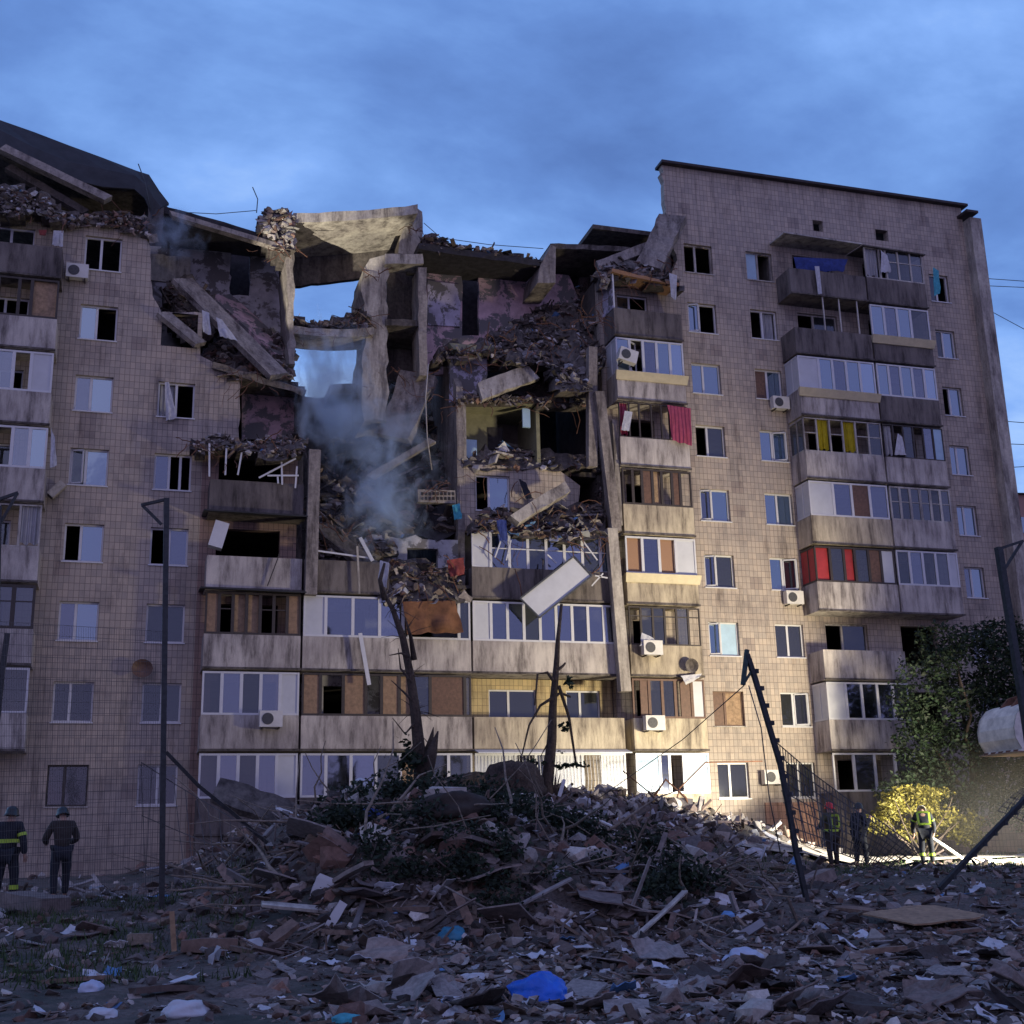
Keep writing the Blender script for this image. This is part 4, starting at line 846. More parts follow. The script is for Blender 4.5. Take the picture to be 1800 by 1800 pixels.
cloth('plastic_sheet', 'white plastic sheet snagged over the dark balcony air conditioner', [(1128, 1112), (1146, 1120), (1158, 1132), (1124, 1136)], -1.5, 'cloth_white', 'plastic sheet', .12)
cloth('plastic_sheet', 'white scrap draped on the frame of the brown balcony', [(1196, 1188), (1234, 1184), (1228, 1192), (1206, 1204)], -1.45, 'cloth_white', 'plastic sheet', .08)
cloth('torn_cloth', 'pale rag hooked on the top of the left broken tree', [(668, 985), (684, 990), (680, 1034), (664, 1026)], -7.2, 'cloth_white', 'rag', .15)
q = MB(); a = P(372, 924, -1.0); q.obox(Matrix.Translation(a+Vector((.25, 0, -.35))) @ Matrix.Rotation(.25, 4, 'Y'), .5, .45, .95)
o = tag(q.build('washing_machine', 'white_pvc', org=tuple(a)), 'white washing machine tilted in the open dark loggia', 'appliance')
q = MB(); a = P(819, 772, .6); q.box(a.x, a.x+.45, .6, 1.1, a.z-.9, a.z); tag(q.build('refrigerator', 'light_blue_panel', org=tuple(a)), 'white refrigerator standing in the opened green room', 'refrigerator')
q = MB(); a = P(925, 718, .1); q.box(a.x-.16, a.x+.16, .1, .2, a.z-.8, a.z); tag(q.build('door_leaf', 'light_blue_panel', org=tuple(a)), 'pale door leaf hanging from the green room ceiling', 'door')
q = MB(); a = P(880, 800, -.1); M = Matrix.Translation(a) @ Matrix.Rotation(.4, 4, 'Z'); q.obox(M, .9, .5, .08); q.obox(M @ Matrix.Translation((-.35, 0, -.22)) @ Matrix.Rotation(.4, 4, 'Y'), .08, .45, .5)
tag(q.build('broken_table', 'concrete_pale', org=tuple(a)), 'pale broken table collapsed in the opened green room', 'table')
# block wall piece in the shaft
bw = sheet([(735, 860), (800, 862), (802, 885), (735, 882)], -.4, .3, 'concrete', 'x'); bw.name = 'block_wall_piece'; bw.parent = None; bw.location = BO
tag(bw, 'piece of perforated block wall standing in the smoke left of the tiled wall', 'wall piece')
hb = MB()
for j in range(2):
    for i in range(9): p = P(742+i*6.8, 868+j*8, -.41); hb.box(p.x-.05, p.x+.05, -.42, -.401, p.z-.06, p.z+.06)
hb.build('hole', 'soot_and_shade', bw, org=BO)  # dark plates on the block face, coloured as shaded holes
# air conditioners
def ac(label, px, py, Y, tilt=0, s=1):
    a = P(px, py, Y); t = thing('air_conditioner', label, 'air conditioner', a, 'air conditioners on the facade'); M = Matrix.Translation(a) @ Matrix.Rotation(tilt, 4, 'Y')
    w_, h_ = .78*s, .55*s; MB().obox(M, w_, .3, h_).build('casing', 'ac_white', t)
    q = MB(); n = 20; c = [M @ Vector((-.12*s+.2*s*math.cos(i*math.tau/n), -.155, .2*s*math.sin(i*math.tau/n))) for i in range(n)]; c2 = [p+Vector((0, -.012, 0)) for p in c]
    q.add(c+c2, [tuple(range(n, 2*n))]+[(i, (i+1) % n, (i+1) % n+n, i+n) for i in range(n)]); q.build('fan_grille', 'grille', t)
    q = MB()
    for k in (-.28, .28): q.box(a.x+k*s-.02, a.x+k*s+.02, Y-.12, Y+.35, a.z-h_/2-.05, a.z-h_/2-.004)
    q.build('bracket', 'dark_frame', t); return t
ac('air conditioner below the topmost window on the left wall', 136, 478, -.25)
ac('air conditioner under a window between the two right hand window columns', 1371, 709, -.25)
ac('air conditioner under the green curtained window', 1395, 1051, -.25)
ac('air conditioner on the parapet of the dark framed balcony', 1146, 1139, -1.5)
ac('air conditioner with rusty stain below the brown framed balcony', 1150, 1271, -1.5)
ac('air conditioner fixed beneath the white glazed loggia at left', 476, 1264, -1.5)
ac('tilted air conditioner at the corner of the white balcony beside the torn corner', 1103, 626, -1.55, .25)
ac('lit air conditioner beside the barred ground floor window', 1357, 1366, -.25)
p0, p1 = P(88, 872, -.3), P(112, 850, -.3)
v = thing('vent_pipe', 'pale slanting vent box sticking out of the left wall', 'vent', p0); MB().beam(p0, p1, .3, .28).build('casing', 'concrete_pale', v); q = MB(); q.beam(p0-(p1-p0)*.06, p0-(p1-p0)*.01, .2, .18); q.build('opening', 'soot_and_shade', v)  # vent mouth is a dark plate with its shade painted on
# satellite dish with plants on cream balcony
a = P(1216, 1170, -1.45); q = MB(); n = 14; vs = [a+Vector((0, .1, 0))]
for r_ in (.15, .28):
    for i in range(n): vs.append(a+Vector((r_*math.cos(i*math.tau/n), .1-r_*r_*1.6, r_*math.sin(i*math.tau/n))))
q.add(vs, [(0, 1+(i+1) % n, 1+i) for i in range(n)]+[(1+i, 1+(i+1) % n, 1+n+(i+1) % n, 1+n+i) for i in range(n)])
tag(q.build('satellite_dish', 'concrete_dark', org=tuple(a)), 'small dented satellite dish below the dark framed balcony', 'satellite dish')
a = P(250, 1175, -.3); q = MB(); vs = [a+Vector((0, .1, 0))]
for r_ in (.18, .36):
    for i in range(n): vs.append(a+Vector((r_*math.cos(i*math.tau/n), .1-r_*r_*1.2, r_*.9*math.sin(i*math.tau/n))))
q.add(vs, [(0, 1+(i+1) % n, 1+i) for i in range(n)]+[(1+i, 1+(i+1) % n, 1+n+(i+1) % n, 1+n+i) for i in range(n)])
tag(q.build('satellite_dish', 'brown_wood', org=tuple(a)), 'brown satellite dish on the left wall between two window columns', 'satellite dish')
# orange brick plinth pieces
MB().poly([(24.2, 1.0), (26.5, 1.0), (26.5, 3.25), (24.2, 3.25)], -.06, -.003).build('plinth', 'brick_facing', B)
MB().poly([(28.6, 1.0), (37, 1.0), (37, 2.6), (28.6, 2.6)], -.06, -.003).build('plinth', 'brick_facing', B)
# ------------------------------------------------------------------ ground rubble
def GP(px, py):
    d = Fv+Rv*((px-900)/FPX)+Uv*((900-py)/FPX); o = Vector((0, CAMY, CAMZ)); t = 8; prev = t
    while t < 46:
        p = o+d*t
        if p.z < H(p.x, p.y):
            for _ in range(8):
                m_ = (prev+t)/2; p = o+d*m_
                if p.z < H(p.x, p.y): t = m_
                else: prev = m_
            return Vector((p.x, p.y, H(p.x, p.y)))
        prev = t; t += .12
    return Vector((p.x, p.y, H(p.x, p.y)))
rnd = random.Random(5)
def scatter(label, n, ylo, yhi, szf, wf, kinds, xr=(-.14, .80), acc=None, flat=.35, name='rubble'):
    R = Rub(RM_); c = 0
    while c < n:
        y = ylo+(yhi-ylo)*rnd.random(); d = y-CAMY; x = rnd.uniform(xr[0]*d-.3, xr[1]*d)
        if acc and rnd.random() > acc(x, y): continue
        c += 1; k = rnd.choice(kinds); lo, hi = szf(x, y); s_ = lo+(hi-lo)*rnd.random()**3; s_ *= {'c': 1, 'p': 1.9, 's': 2, 'h': 1.1, 'f': 1.15}[k]
        w2 = pick(rnd, wf(x, y))
        if k in 'ps' and w2 not in (6,): w2 = rnd.choice([5, 5, 1, 0, 4])
        if k == 'h' and w2 < 6 and rnd.random() < .25: w2 = 6
        R.put(k, (x, y, H(x, y)+s_*.06), s_, rotm(rnd, flat), w2, rnd)
    return tag(R.m.build(name, RM_), label, 'rubble', kind='stuff')
dl = lambda x, y: max(0, min(1, (x-.05*(y-CAMY)-.5)/3))
scatter('fine broken brick, plaster and splinters covering the foreground', 13000, -35.8, -26.5, lambda x, y: (.02, .22), lambda x, y: (6, 4, .9+.8*dl(x, y), 2, 4, 3, .25, .08), 'ccccffphs', acc=lambda x, y: .22+.78*dl(x, y))
scatter('mixed rubble between the foreground and the firefighters', 6500, -27, -12, lambda x, y: (.04, .30), lambda x, y: (6, 4, 1.4, 2, 4, 3, .25, .1), 'ccccfphs')
scatter('rubble slope heaped against the ground floor loggias', 9500, -19, -2.5, lambda x, y: (.06, .55), lambda x, y: (5, 6, 6+6*sm(11, 15, x), 3, 3, 3, .7+sm(11, 15, x), .15), 'cccccfpphs', acc=lambda x, y: min(1, .02+1.2*max(0, H(x, y, False)-1.2)), flat=.6)  # pale and white share rises to the right, painting in the floodlit slope
scatter('splintered wood, roots and earth clods on the bulldozed bank', 6500, -27, -16, lambda x, y: (.05, .42), lambda x, y: (4, 2, .8, 1.5, 8, 4, .3, .1), 'cccppsssh', acc=lambda x, y: min(1, 1.6*lin(BERM, x)/1.8), flat=.6)
# leaves: many small faces through a volume
def leaves(R, blobs, n, size, rnd, shell=.35):
    tot = sum(b[1][0]*b[1][1]*b[1][2] for b in blobs)
    for (c, r) in blobs:
        m_ = int(n*r[0]*r[1]*r[2]/tot)
        for _ in range(m_):
            d = Vector((rnd.gauss(0, 1), rnd.gauss(0, 1), rnd.gauss(0, 1))).normalized(); t = (shell+(1-shell)*rnd.random())**.7
            t *= 1+.28*noise.noise(d*2.3+Vector(c))
            p = Vector(c)+Vector((d.x*r[0]*t, d.y*r[1]*t, d.z*r[2]*t))
            if noise.noise(p*1.3) < -.22: continue
            M = rotm(rnd, 1.0); s_ = size*rnd.uniform(.6, 1.4)
            R.add([p+M @ Vector(v_)*s_ for v_ in ((-.5, 0, 0), (0, -.28, .05), (.55, 0, -.04), (0, .28, .05))], [(0, 1, 2, 3)])
def limb(q, a, b, r0, r1, rnd, wob=.1, n=5):
    a, b = Vector(a), Vector(b); L_ = (b-a).length
    q.tube([a.lerp(b, i/n)+Vector((rnd.uniform(-1, 1), rnd.uniform(-1, 1), rnd.uniform(-.5, .5)))*wob*L_*(0 < i < n) for i in range(n+1)], [r0+(r1-r0)*i/n for i in range(n+1)], 7)
# dark tree by the right hand stack
base = Vector((29.6, -5.5, 1.1)); t = thing('leafy_tree', 'tall dark green tree in front of the right hand balconies', 'tree', base)
q = MB(); limb(q, base, (29.9, -5.6, 5), .2, .12, rnd, .03)
for tgt in ((27.9, -5.2, 6), (31.5, -6, 7.5), (30, -5, 9), (29, -6.5, 7.5), (32.8, -5.5, 5.5), (30.6, -7, 6.2)): limb(q, (29.8, -5.6, 3+rnd.random()*2), tgt, .09, .025, rnd, .06)
q.build('trunk', 'bark', t, smooth=True)
q = MB(); blobs = [((28.6, -5.4, 6.6), (1.7, 1.6, 1.9)), ((30.5, -5.6, 7.9), (2.0, 1.8, 1.7)), ((32.6, -5.8, 7.6), (1.9, 1.8, 2.0)), ((29.0, -5.8, 4.2), (1.8, 1.6, 1.7)), ((31.5, -6.2, 5.2), (2.3, 1.8, 2.2)), ((33.8, -6, 5), (2, 2, 3)), ((27.7, -5.2, 5.1), (.9, 1, 1.1)), ((29.3, -5, 8.9), (1.0, 1, .8)), ((27.9, -5.6, 3.4), (1.0, 1, 1.2)), ((31.8, -5.5, 9.2), (1.2, 1, .7)), ((35.4, -6, 8), (1.6, 1.6, 2.0)), ((26.6, -6.2, 3.3), (1.3, 1.2, .8)), ((28.8, -6.6, 2.6), (1.6, 1.2, .9)), ((31.2, -6.8, 3), (1.6, 1.3, 1.2))]
leaves(q, blobs, 44000, .155, rnd); q.build('crown', 'leaf_dark', t)
base = Vector((25.2, -8.6, 1.05)); t = thing('lamplit_bush', 'bush with floodlit yellow painted into its leaves behind the bending firefighter', 'bush', base)
q = MB()
for i in range(9): limb(q, base, base+Vector((rnd.uniform(-1.8, 2), rnd.uniform(-.6, .6), rnd.uniform(1, 2.2))), .03, .01, rnd, .06)
q.build('stem', 'bark', t); q = MB()
leaves(q, [((24.9, -8.0, 2.7), (1.1, .8, .4)), ((26.2, -8.1, 2.5), (1.0, .8, .5)), ((27.2, -8.0, 2.2), (.9, .7, .6)), ((25.7, -7.9, 3.1), (1.3, .9, .4)), ((27.4, -8.2, 1.8), (.6, .6, .4)), ((24.2, -7.8, 2.3), (.7, .6, .45)), ((25.4, -8.2, 2.0), (.8, .6, .4))], 9000, .12, rnd, .1); q.build('crown', 'leaf_lamplit', t)
# two broken trees in front of the loggias
def pxtube(q, px, Y, rads, n=8): q.tube([P(a, b, Y if isinstance(Y, (int, float)) else Y[i]) for i, (a, b) in enumerate(px)], rads, n)
b0 = P(750, 1405, -8); t = thing('broken_tree', 'thick blasted tree trunk with broken crown rising over the rubble left of centre', 'tree', b0)
q = MB(); pxtube(q, [(752, 1425), (745, 1385), (738, 1330), (730, 1250), (722, 1190), (708, 1120), (690, 1070), (672, 1038)], -8, [.5, .32, .2, .16, .13, .11, .08, .05])
pxtube(q, [(676, 1055), (668, 1020), (676, 990)], -8, [.09, .07, .04]); pxtube(q, [(746, 1360), (760, 1320), (770, 1285)], -8.2, [.28, .16, .02]); pxtube(q, [(728, 1160), (722, 1120), (712, 1085)], -8, [.1, .06, .02])
pxtube(q, [(742, 1350), (756, 1310), (762, 1278)], -7.8, [.2, .12, .01]); q.build('trunk', 'bark', t, smooth=True)
q = MB()
for pts in ([(724, 1200), (704, 1175), (700, 1140)], [(720, 1155), (705, 1148), (684, 1152)], [(728, 1235), (708, 1215), (688, 1196)], [(730, 1270), (712, 1290), (690, 1262)], [(735, 1300), (715, 1330), (700, 1345)]): pxtube(q, pts, -8.1, [.05, .03, .012], 6)
for _ in range(40):
    a = P(*rnd.choice([(738, 1330), (730, 1250), (722, 1190), (708, 1120), (690, 1070), (756, 1310)]), -8); l_ = Vector((rnd.gauss(0, .5), rnd.gauss(0, .3), rnd.uniform(-.5, .6))); q.tube([a, a+l_*.5+Vector((0, 0, .05)), a+l_], [.018, .012, .005], 4)
q.build('branch', 'bark', t)
q = MB(); leaves(q, [(P(716, 1300, -8.2), (.35, .4, .35)), (P(704, 1335, -8.2), (.45, .4, .3)), (P(725, 1335, -8.5), (.4, .4, .3))], 320, .2, rnd, .05); q.build('foliage', 'leaf_dark', t)
b0 = P(958, 1420, -8); t = thing('broken_tree', 'slim leaning blasted tree stem below the hanging white panel', 'tree', b0)
q = MB(); pxtube(q, [(956, 1430), (962, 1380), (970, 1300), (972, 1240), (978, 1170), (981, 1120), (987, 1062)], -8, [.34, .2, .16, .13, .10, .07, .05])
for s_ in range(9):
    a = rnd.uniform(0, 6.28); pb = P(958+rnd.uniform(-14, 18), 1415, -8); q.tube([pb, pb+Vector((math.cos(a)*.35, math.sin(a)*.3, rnd.uniform(.5, 1.1)))], [.07, .008], 5)
q.build('trunk', 'bark', t, smooth=True)
q = MB()
for pts in ([(974, 1225), (950, 1240), (930, 1275), (918, 1325), (914, 1340)], [(975, 1200), (962, 1182), (945, 1185), (940, 1240)], [(982, 1205), (1000, 1260), (1012, 1340)], [(978, 1180), (990, 1170), (994, 1165)], [(972, 1290), (950, 1330)], [(975, 1225), (985, 1218), (1003, 1225)]): pxtube(q, pts, -8.05, [.06, .045, .035, .025, .012][:len(pts)] if len(pts) > 2 else [.04, .01], 6)
q.build('branch', 'bark', t)
q = MB(); leaves(q, [(P(992, 1282, -8.1), (.2, .2, .3)), (P(1000, 1200, -8.1), (.2, .2, .25)), (P(985, 1320, -8.1), (.2, .2, .15)), (P(940, 1340, -8.1), (.6, .3, .12)), (P(1000, 1345, -8.1), (.7, .3, .1))], 240, .17, rnd, .05); q.build('foliage', 'leaf_dark', t)
# tangled brush on the bank
q = MB()
for _ in range(150):
    x = rnd.uniform(1.6, 12.0); y = rnd.uniform(-25, -17.5); z = H(x, y); d = Vector((rnd.gauss(0, 1), rnd.gauss(0, .6), rnd.gauss(.15, .35))).normalized()*rnd.uniform(.7, 2.6)
    limb(q, (x, y, z+.05), Vector((x, y, z+.15))+d, rnd.uniform(.012, .045), .008, rnd, .06, 4)
tag(q.build('brush_tangle', 'bark_pale'), 'tangle of torn branches and roots across the bulldozed bank', 'brush', kind='stuff')
q = MB(); bl_ = []
for _ in range(85):
    x = rnd.uniform(3.6, 9.8); y = rnd.uniform(-25.6, -17); bl_.append(((x, y, H(x, y)+.2), (rnd.uniform(.35, .9), rnd.uniform(.35, .8), rnd.uniform(.2, .5))))
leaves(q, bl_, 36000, .10, rnd, 0); tag(q.build('brush_foliage', 'leaf_brush'), 'dark torn foliage strewn over the bulldozed bank', 'foliage', kind='stuff')
# grass and weeds
q = MB()
for _ in range(12000):
    r_ = rnd.random()
    if r_ < .45: y = rnd.uniform(-28.5, -20); d = y-CAMY; x = rnd.uniform(-.14*d-.3, .10*d)
    elif r_ < .8: y = rnd.uniform(-20, -11); x = rnd.uniform(13.5, 27)
    else: y = rnd.uniform(-14, -2); x = rnd.uniform(20, 34)
    if noise.noise(Vector((x*.6, y*.6, 0))) < -.12: continue
    z = H(x, y); h_ = rnd.uniform(.05, .2); a = rnd.uniform(0, 6.28); c_, s_ = math.cos(a)*.012, math.sin(a)*.012; l_ = Vector((rnd.gauss(0, .05), rnd.gauss(0, .05), h_))
    q.add([(x-c_, y-s_, z-.01), (x+c_, y+s_, z-.01), Vector((x, y, z))+l_], [(0, 1, 2)])
tag(q.build('grass', 'grass'), 'rough dark grass in front of the building', 'grass', kind='stuff')
# paved strip lit white by the floodlight
q = MB(); n = 60; vs = []
for i in range(n+1):
    x = 17+i*.5; yc = -9.5-.05*(x-17); wv = 1.3+.15*math.sin(i*.7)
    for y in (yc-wv-1.2, yc+wv): vs.append((x, y, H(x, y)+.12))
q.add(vs, [(2*i, 2*i+2, 2*i+3, 2*i+1) for i in range(n)]); tag(q.build('path', 'concrete_pale'), kind='structure')
# ------------------------------------------------------------------ single debris pieces
LM = [('the blue plastic bag', 947, 1730), ('the leaning toothed fence post', 1415, 1580), ('the flat plywood board', 1625, 1625), ('the wooden stake', 303, 1640), ('the square concrete block', 885, 1545), ('the fallen hollow pole', 560, 1430), ('the upright brown plank', 822, 1615), ('the bending firefighter', 1635, 1500), ('the bottom left corner', 40, 1780), ('the bottom right corner', 1760, 1780), ('the bottom edge centre', 1250, 1790)]
def where(px, py):
    n_, a, b = min(LM, key=lambda l: math.hypot(l[1]-px, (l[2]-py)*1.6)); dx, dy = px-a, (py-b)*1.6
    d = 'right of' if abs(dx) >= abs(dy) and dx > 0 else 'left of' if abs(dx) >= abs(dy) else 'in front of' if dy > 0 else 'behind'
    far = 'just ' if math.hypot(dx, dy) < 70 else 'a little ' if math.hypot(dx, dy) < 150 else 'farther '
    return far+d+' '+n_
protos = {}
def piece(kind, m_, px, py, size, name, what, cat, group, rot=None, flat=.25, lift=.05, lab=None, sc=(1, 1, 1)):
    i = rnd.randrange(len(LIB[kind])); key = (kind, i, m_)
    if key not in protos:
        q = MB().add(*LIB[kind][i]); protos[key] = q.mesh(name, m_)
    o = bpy.data.objects.new(name, protos[key]); COL.objects.link(o); p = GP(px, py); o.location = p+Vector((0, 0, lift*size))
    R3 = rot if rot is not None else rotm(rnd, flat); o.rotation_euler = R3.to_euler(); o.scale = Vector(sc)*size
    return tag(o, lab or (what+' '+where(px, py)), cat, group)
def rp(): 
    while 1:
        px = rnd.uniform(10, 1790); py = rnd.uniform(1560, 1795)
        if any(abs(px-a) < 75 and -40 < py-b < 75 for _, a, b in LM[:2]+LM[3:7]): continue
        if px > 620 or rnd.random() < .35: return px, py
for _ in range(120):
    px, py = rp(); c = rnd.random(); m_, w_ = ('paper', 'crumpled white paper sheet') if c < .72 else ('rub_blue', 'crumpled blue scrap') if c < .8 else ('rub_white', 'torn pale plaster sheet')
    s_ = rnd.choice([.16, .2, .28, .4]); piece('h', m_, px, py, s_, 'paper_scrap', ('large ' if s_ > .35 else 'small ' if s_ < .18 else '')+w_, 'paper scrap', 'paper and plaster scraps on the ground', lift=.12)
for _ in range(110):
    px, py = rp(); s_ = rnd.choice([.15, .22, .3, .42]); m_, w_ = rnd.choice([('block', 'brown grey concrete lump'), ('rub_brick', 'reddish brick lump'), ('rub_pale', 'pale plaster lump'), ('block', 'brown grey concrete lump')])
    piece('c', m_, px, py, s_, 'concrete_chunk', ('large ' if s_ > .4 else 'small ' if s_ < .2 else '')+w_, 'rubble chunk', 'rubble chunks on the ground', lift=.1)
for _ in range(85):
    px, py = rp(); s_ = rnd.choice([.35, .55, .9]); piece('p', 'wood_plank', px, py, s_, 'plank', ('long ' if s_ > .8 else 'short ' if s_ < .4 else '')+'splintered wooden plank', 'plank', 'planks on the ground', flat=.13, lift=.04)
for _ in range(60):
    px, py = rp(); s_ = rnd.choice([.25, .38, .55]); piece('f', rnd.choice(['block', 'rub_brown', 'rub_grey']), px, py, s_, 'broken_board', ('wide ' if s_ > .5 else 'small ' if s_ < .3 else '')+'grey brown broken board', 'broken board', 'flat broken boards on the ground', flat=.22, lift=.08)
for _ in range(60):   # larger lumps on the rubble slope
    px = rnd.uniform(560, 1380); py = rnd.uniform(1400, 1520); s_ = rnd.choice([.4, .6, .9]); m_ = rnd.choice(['rub_pale', 'rub_grey', 'rub_brick', 'block', 'rub_pale'])
    piece('c', m_, px, py, s_, 'concrete_chunk', {'rub_pale': 'pale plaster', 'rub_grey': 'grey concrete', 'rub_brick': 'reddish brick', 'block': 'brown concrete'}[m_]+(' boulder' if s_ > .8 else ' lump')+' on the rubble slope', 'rubble chunk', 'lumps on the rubble slope', flat=.5)
# named larger debris
def gbeam(name, label, cat, a, b, la, lb, w_, t_, m_, up=(0, 0, 1)):
    A = GP(*a)+Vector((0, 0, la)); Bq = GP(*b)+Vector((0, 0, lb)); q = MB(); d = Bq-A; n = 6; z = Vector(up); s_ = d.normalized().cross(z).normalized(); z = s_.cross(d.normalized()); vs = []
    for i in range(n+1):
        j = rnd.uniform(.88, 1.08) if n > i > 0 else rnd.uniform(.75, 1)
        for u, v_ in ((-1, -1), (1, -1), (1, 1), (-1, 1)): vs.append(A+d*(i/n)+s_*u*w_/2*j+z*v_*t_/2*j)
    q.add(vs, [(3, 2, 1, 0), (n*4, n*4+1, n*4+2, n*4+3)]+[(i*4+j, i*4+(j+1) % 4, i*4+4+(j+1) % 4, i*4+4+j) for i in range(n) for j in range(4)])
    return tag(q.build(name, m_, org=tuple(A)), label, cat)
def tbeam(name, label, cat, a, b, Ya, Yb, w_, t_, m_, up=(0, 0, 1)):
    A = P(*a, Ya); Bq = P(*b, Yb); q = MB(); d = Bq-A; n = 6; z = Vector(up); s_ = d.normalized().cross(z).normalized(); z = s_.cross(d.normalized()); vs = []
    for i in range(n+1):
        j = rnd.uniform(.88, 1.08) if n > i > 0 else rnd.uniform(.75, 1)
        for u, v_ in ((-1, -1), (1, -1), (1, 1), (-1, 1)): vs.append(A+d*(i/n)+s_*u*w_/2*j+z*v_*t_/2*j)
    q.add(vs, [(3, 2, 1, 0), (n*4, n*4+1, n*4+2, n*4+3)]+[(i*4+j, i*4+(j+1) % 4, i*4+4+(j+1) % 4, i*4+4+j) for i in range(n) for j in range(4)])
    return tag(q.build(name, m_, org=tuple(A)), label, cat)
YB = -24.6
tbeam('concrete_block', 'square cut concrete block on top of the bank behind the brown plank', 'concrete block', (838, 1556), (928, 1538), YB, YB+.3, .55, .5, 'block')
tbeam('concrete_kerb', 'long dark kerb slab lying along the foot of the bank', 'kerb slab', (640, 1640), (860, 1575), YB-.3, YB+.1, .5, .25, 'block')
tbeam('upright_plank', 'brown pointed plank standing upright in the rubble near the centre', 'plank', (803, 1568), (838, 1655), YB-1.0, YB-1.4, .16, .03, 'wood_plank', (0, -1, 0))
tbeam('white_plank', 'long white painted plank on the left of the bank', 'plank', (460, 1589), (590, 1601), -25.3, -25.2, .17, .05, 'old_paint', (0, -.4, 1))
tbeam('timber', 'short grey timber leaning near the white planks', 'timber', (478, 1655), (520, 1622), -26, -25.9, .2, .08, 'wood_plank', (0, -.4, 1))
tbeam('white_plank', 'short upright white panel scrap left of the brown plank', 'plank', (576, 1632), (604, 1586), -25.6, -25.6, .14, .05, 'white_panel', (0, -1, .2))
tbeam('white_plank', 'curved white scrap just left of the upright brown plank', 'scrap', (806, 1665), (820, 1642), -26.4, -26.4, .1, .02, 'white_panel', (0, -1, .2))
tbeam('white_plaster_piece', 'white lumpy plaster piece standing on the left of the bank', 'plaster piece', (556, 1586), (575, 1540), -24.8, -24.8, .28, .1, 'white_panel', (0, -1, .2))
tbeam('pale_log', 'pale concrete stump standing on the right half of the bank', 'concrete stump', (1110, 1520), (1132, 1602), -23.9, -24.4, .32, .3, 'concrete_pale', (0, -1, 0))
tbeam('dark_slab', 'dark rounded slab right of the pale stump', 'slab', (1150, 1560), (1238, 1560), -23.6, -23.5, .5, .3, 'block')
tbeam('white_door', 'white door panels lying behind the pale stump', 'door', (1130, 1535), (1215, 1545), -22.8, -22.8, .5, .06, 'old_paint', (0, -.5, 1))
tbeam('tilted_board', 'brown tilted board behind the pale stump', 'board', (1160, 1505), (1245, 1530), -22, -22, .5, .05, 'wood_plank', (0, -.7, 1))
tbeam('white_trim', 'pair of white strips leaning at the far side of the bank', 'trim', (983, 1400), (992, 1370), -12, -12, .1, .04, 'white_pvc', (0, -1, 0))
tbeam('white_trim', 'two slim white laths on the rubble slope right of the slim tree', 'trim', (1016, 1425), (1076, 1452), -13, -13.4, .08, .04, 'white_pvc', (0, -.5, 1))
tbeam('concrete_kerb', 'big kerb slab lying by the foot of the leaning toothed post', 'kerb slab', (1372, 1572), (1460, 1535), -21.5, -21.3, .42, .25, 'block')
tbeam('fallen_slab', 'dark floor slab tipped against the left side of the rubble', 'slab', (378, 1388), (520, 1440), -14, -14.2, .9, .2, 'concrete_dark', (0, -.8, .8))
tbeam('fallen_slab', 'broad board lying on the left flank of the rubble', 'slab', (440, 1455), (560, 1500), -19, -19.4, .4, .15, 'block')
gbeam('plywood_board', 'flat pale plywood board lying on rubble in the right foreground', 'board', (1562, 1632), (1688, 1622), .14, .2, 1.35, .03, 'boards', (0, -.12, 1))
gbeam('log', 'short pale log on dark grass in the left foreground', 'log', (222, 1664), (268, 1664), .1, .12, .16, .16, 'bark_pale')
gbeam('flat_beam', 'long dark beam lying flat in the left foreground', 'beam', (318, 1676), (418, 1672), .1, .1, .18, .18, 'wood_plank')
gbeam('stone_slab', 'low pale broken slab on the far left grass', 'slab', (12, 1590), (98, 1604), .1, .1, .6, .3, 'block')
tbeam('wooden_stake', 'thin wooden stake standing upright in the left foreground', 'stake', (306, 1672), (302, 1602), -26.8, -26.8, .07, .05, 'boards', (0, -1, 0))
tbeam('bent_metal_strip', 'white strip lying on the dark slab at left', 'strip', (485, 1420), (532, 1438), -14.8, -14.6, .16, .03, 'white_pvc', (0, -.6, 1))
for i, (a, b, y_) in enumerate((((868, 1592), (905, 1612), -24.9), ((895, 1608), (955, 1632), -25), ((600, 1615), (725, 1612), -25.3), ((505, 1530), (545, 1575), -23.5), ((985, 1560), (1000, 1605), -25))):
    tbeam('plank', ['thin splinter under the concrete block', 'yellowish plank right of the upright brown plank', 'grey plank under the long kerb slab', 'brown branch like timber on the left bank', 'white edged board right of the concrete block'][i], 'plank', a, b, y_, y_, .09, .04, 'wood_plank' if i != 4 else 'old_paint', (0, -.7, .7))
# hollow concrete pole
a, b = P(488, 1474, -19), P(636, 1384, -17.5); t = thing('hollow_pole', 'fallen hollow concrete lamp pole pointing up out of the bank', 'pole', a)
q = MB(); d = (b-a).normalized(); px_ = d.orthogonal().normalized(); py_ = d.cross(px_); n = 16; vs = []
for c_, r_ in ((a, .14), (b, .17), (b, .085), (b-d*.6, .085)):
    for i in range(n): vs.append(c_+(px_*math.cos(i*math.tau/n)+py_*math.sin(i*math.tau/n))*r_)
q.add(vs, [(k*n+i, k*n+(i+1) % n, (k+1)*n+(i+1) % n, (k+1)*n+i) for k in range(3) for i in range(n)]+[tuple(3*n+i for i in range(n))]+[tuple(n-1-i for i in range(n))])
q.build('shaft', 'concrete_pale', t, smooth=False)
q = MB(); q.tube([b-d*.1, b+d*.03], [.2, .2], 16); vs_ = q.v; q2 = MB(); n = 16; vs = []
for c_, r_ in ((b-d*.12, .172), (b-d*.12, .215), (b+d*.02, .215), (b+d*.02, .1)):
    for i in range(n): vs.append(c_+(px_*math.cos(i*math.tau/n)+py_*math.sin(i*math.tau/n))*r_)
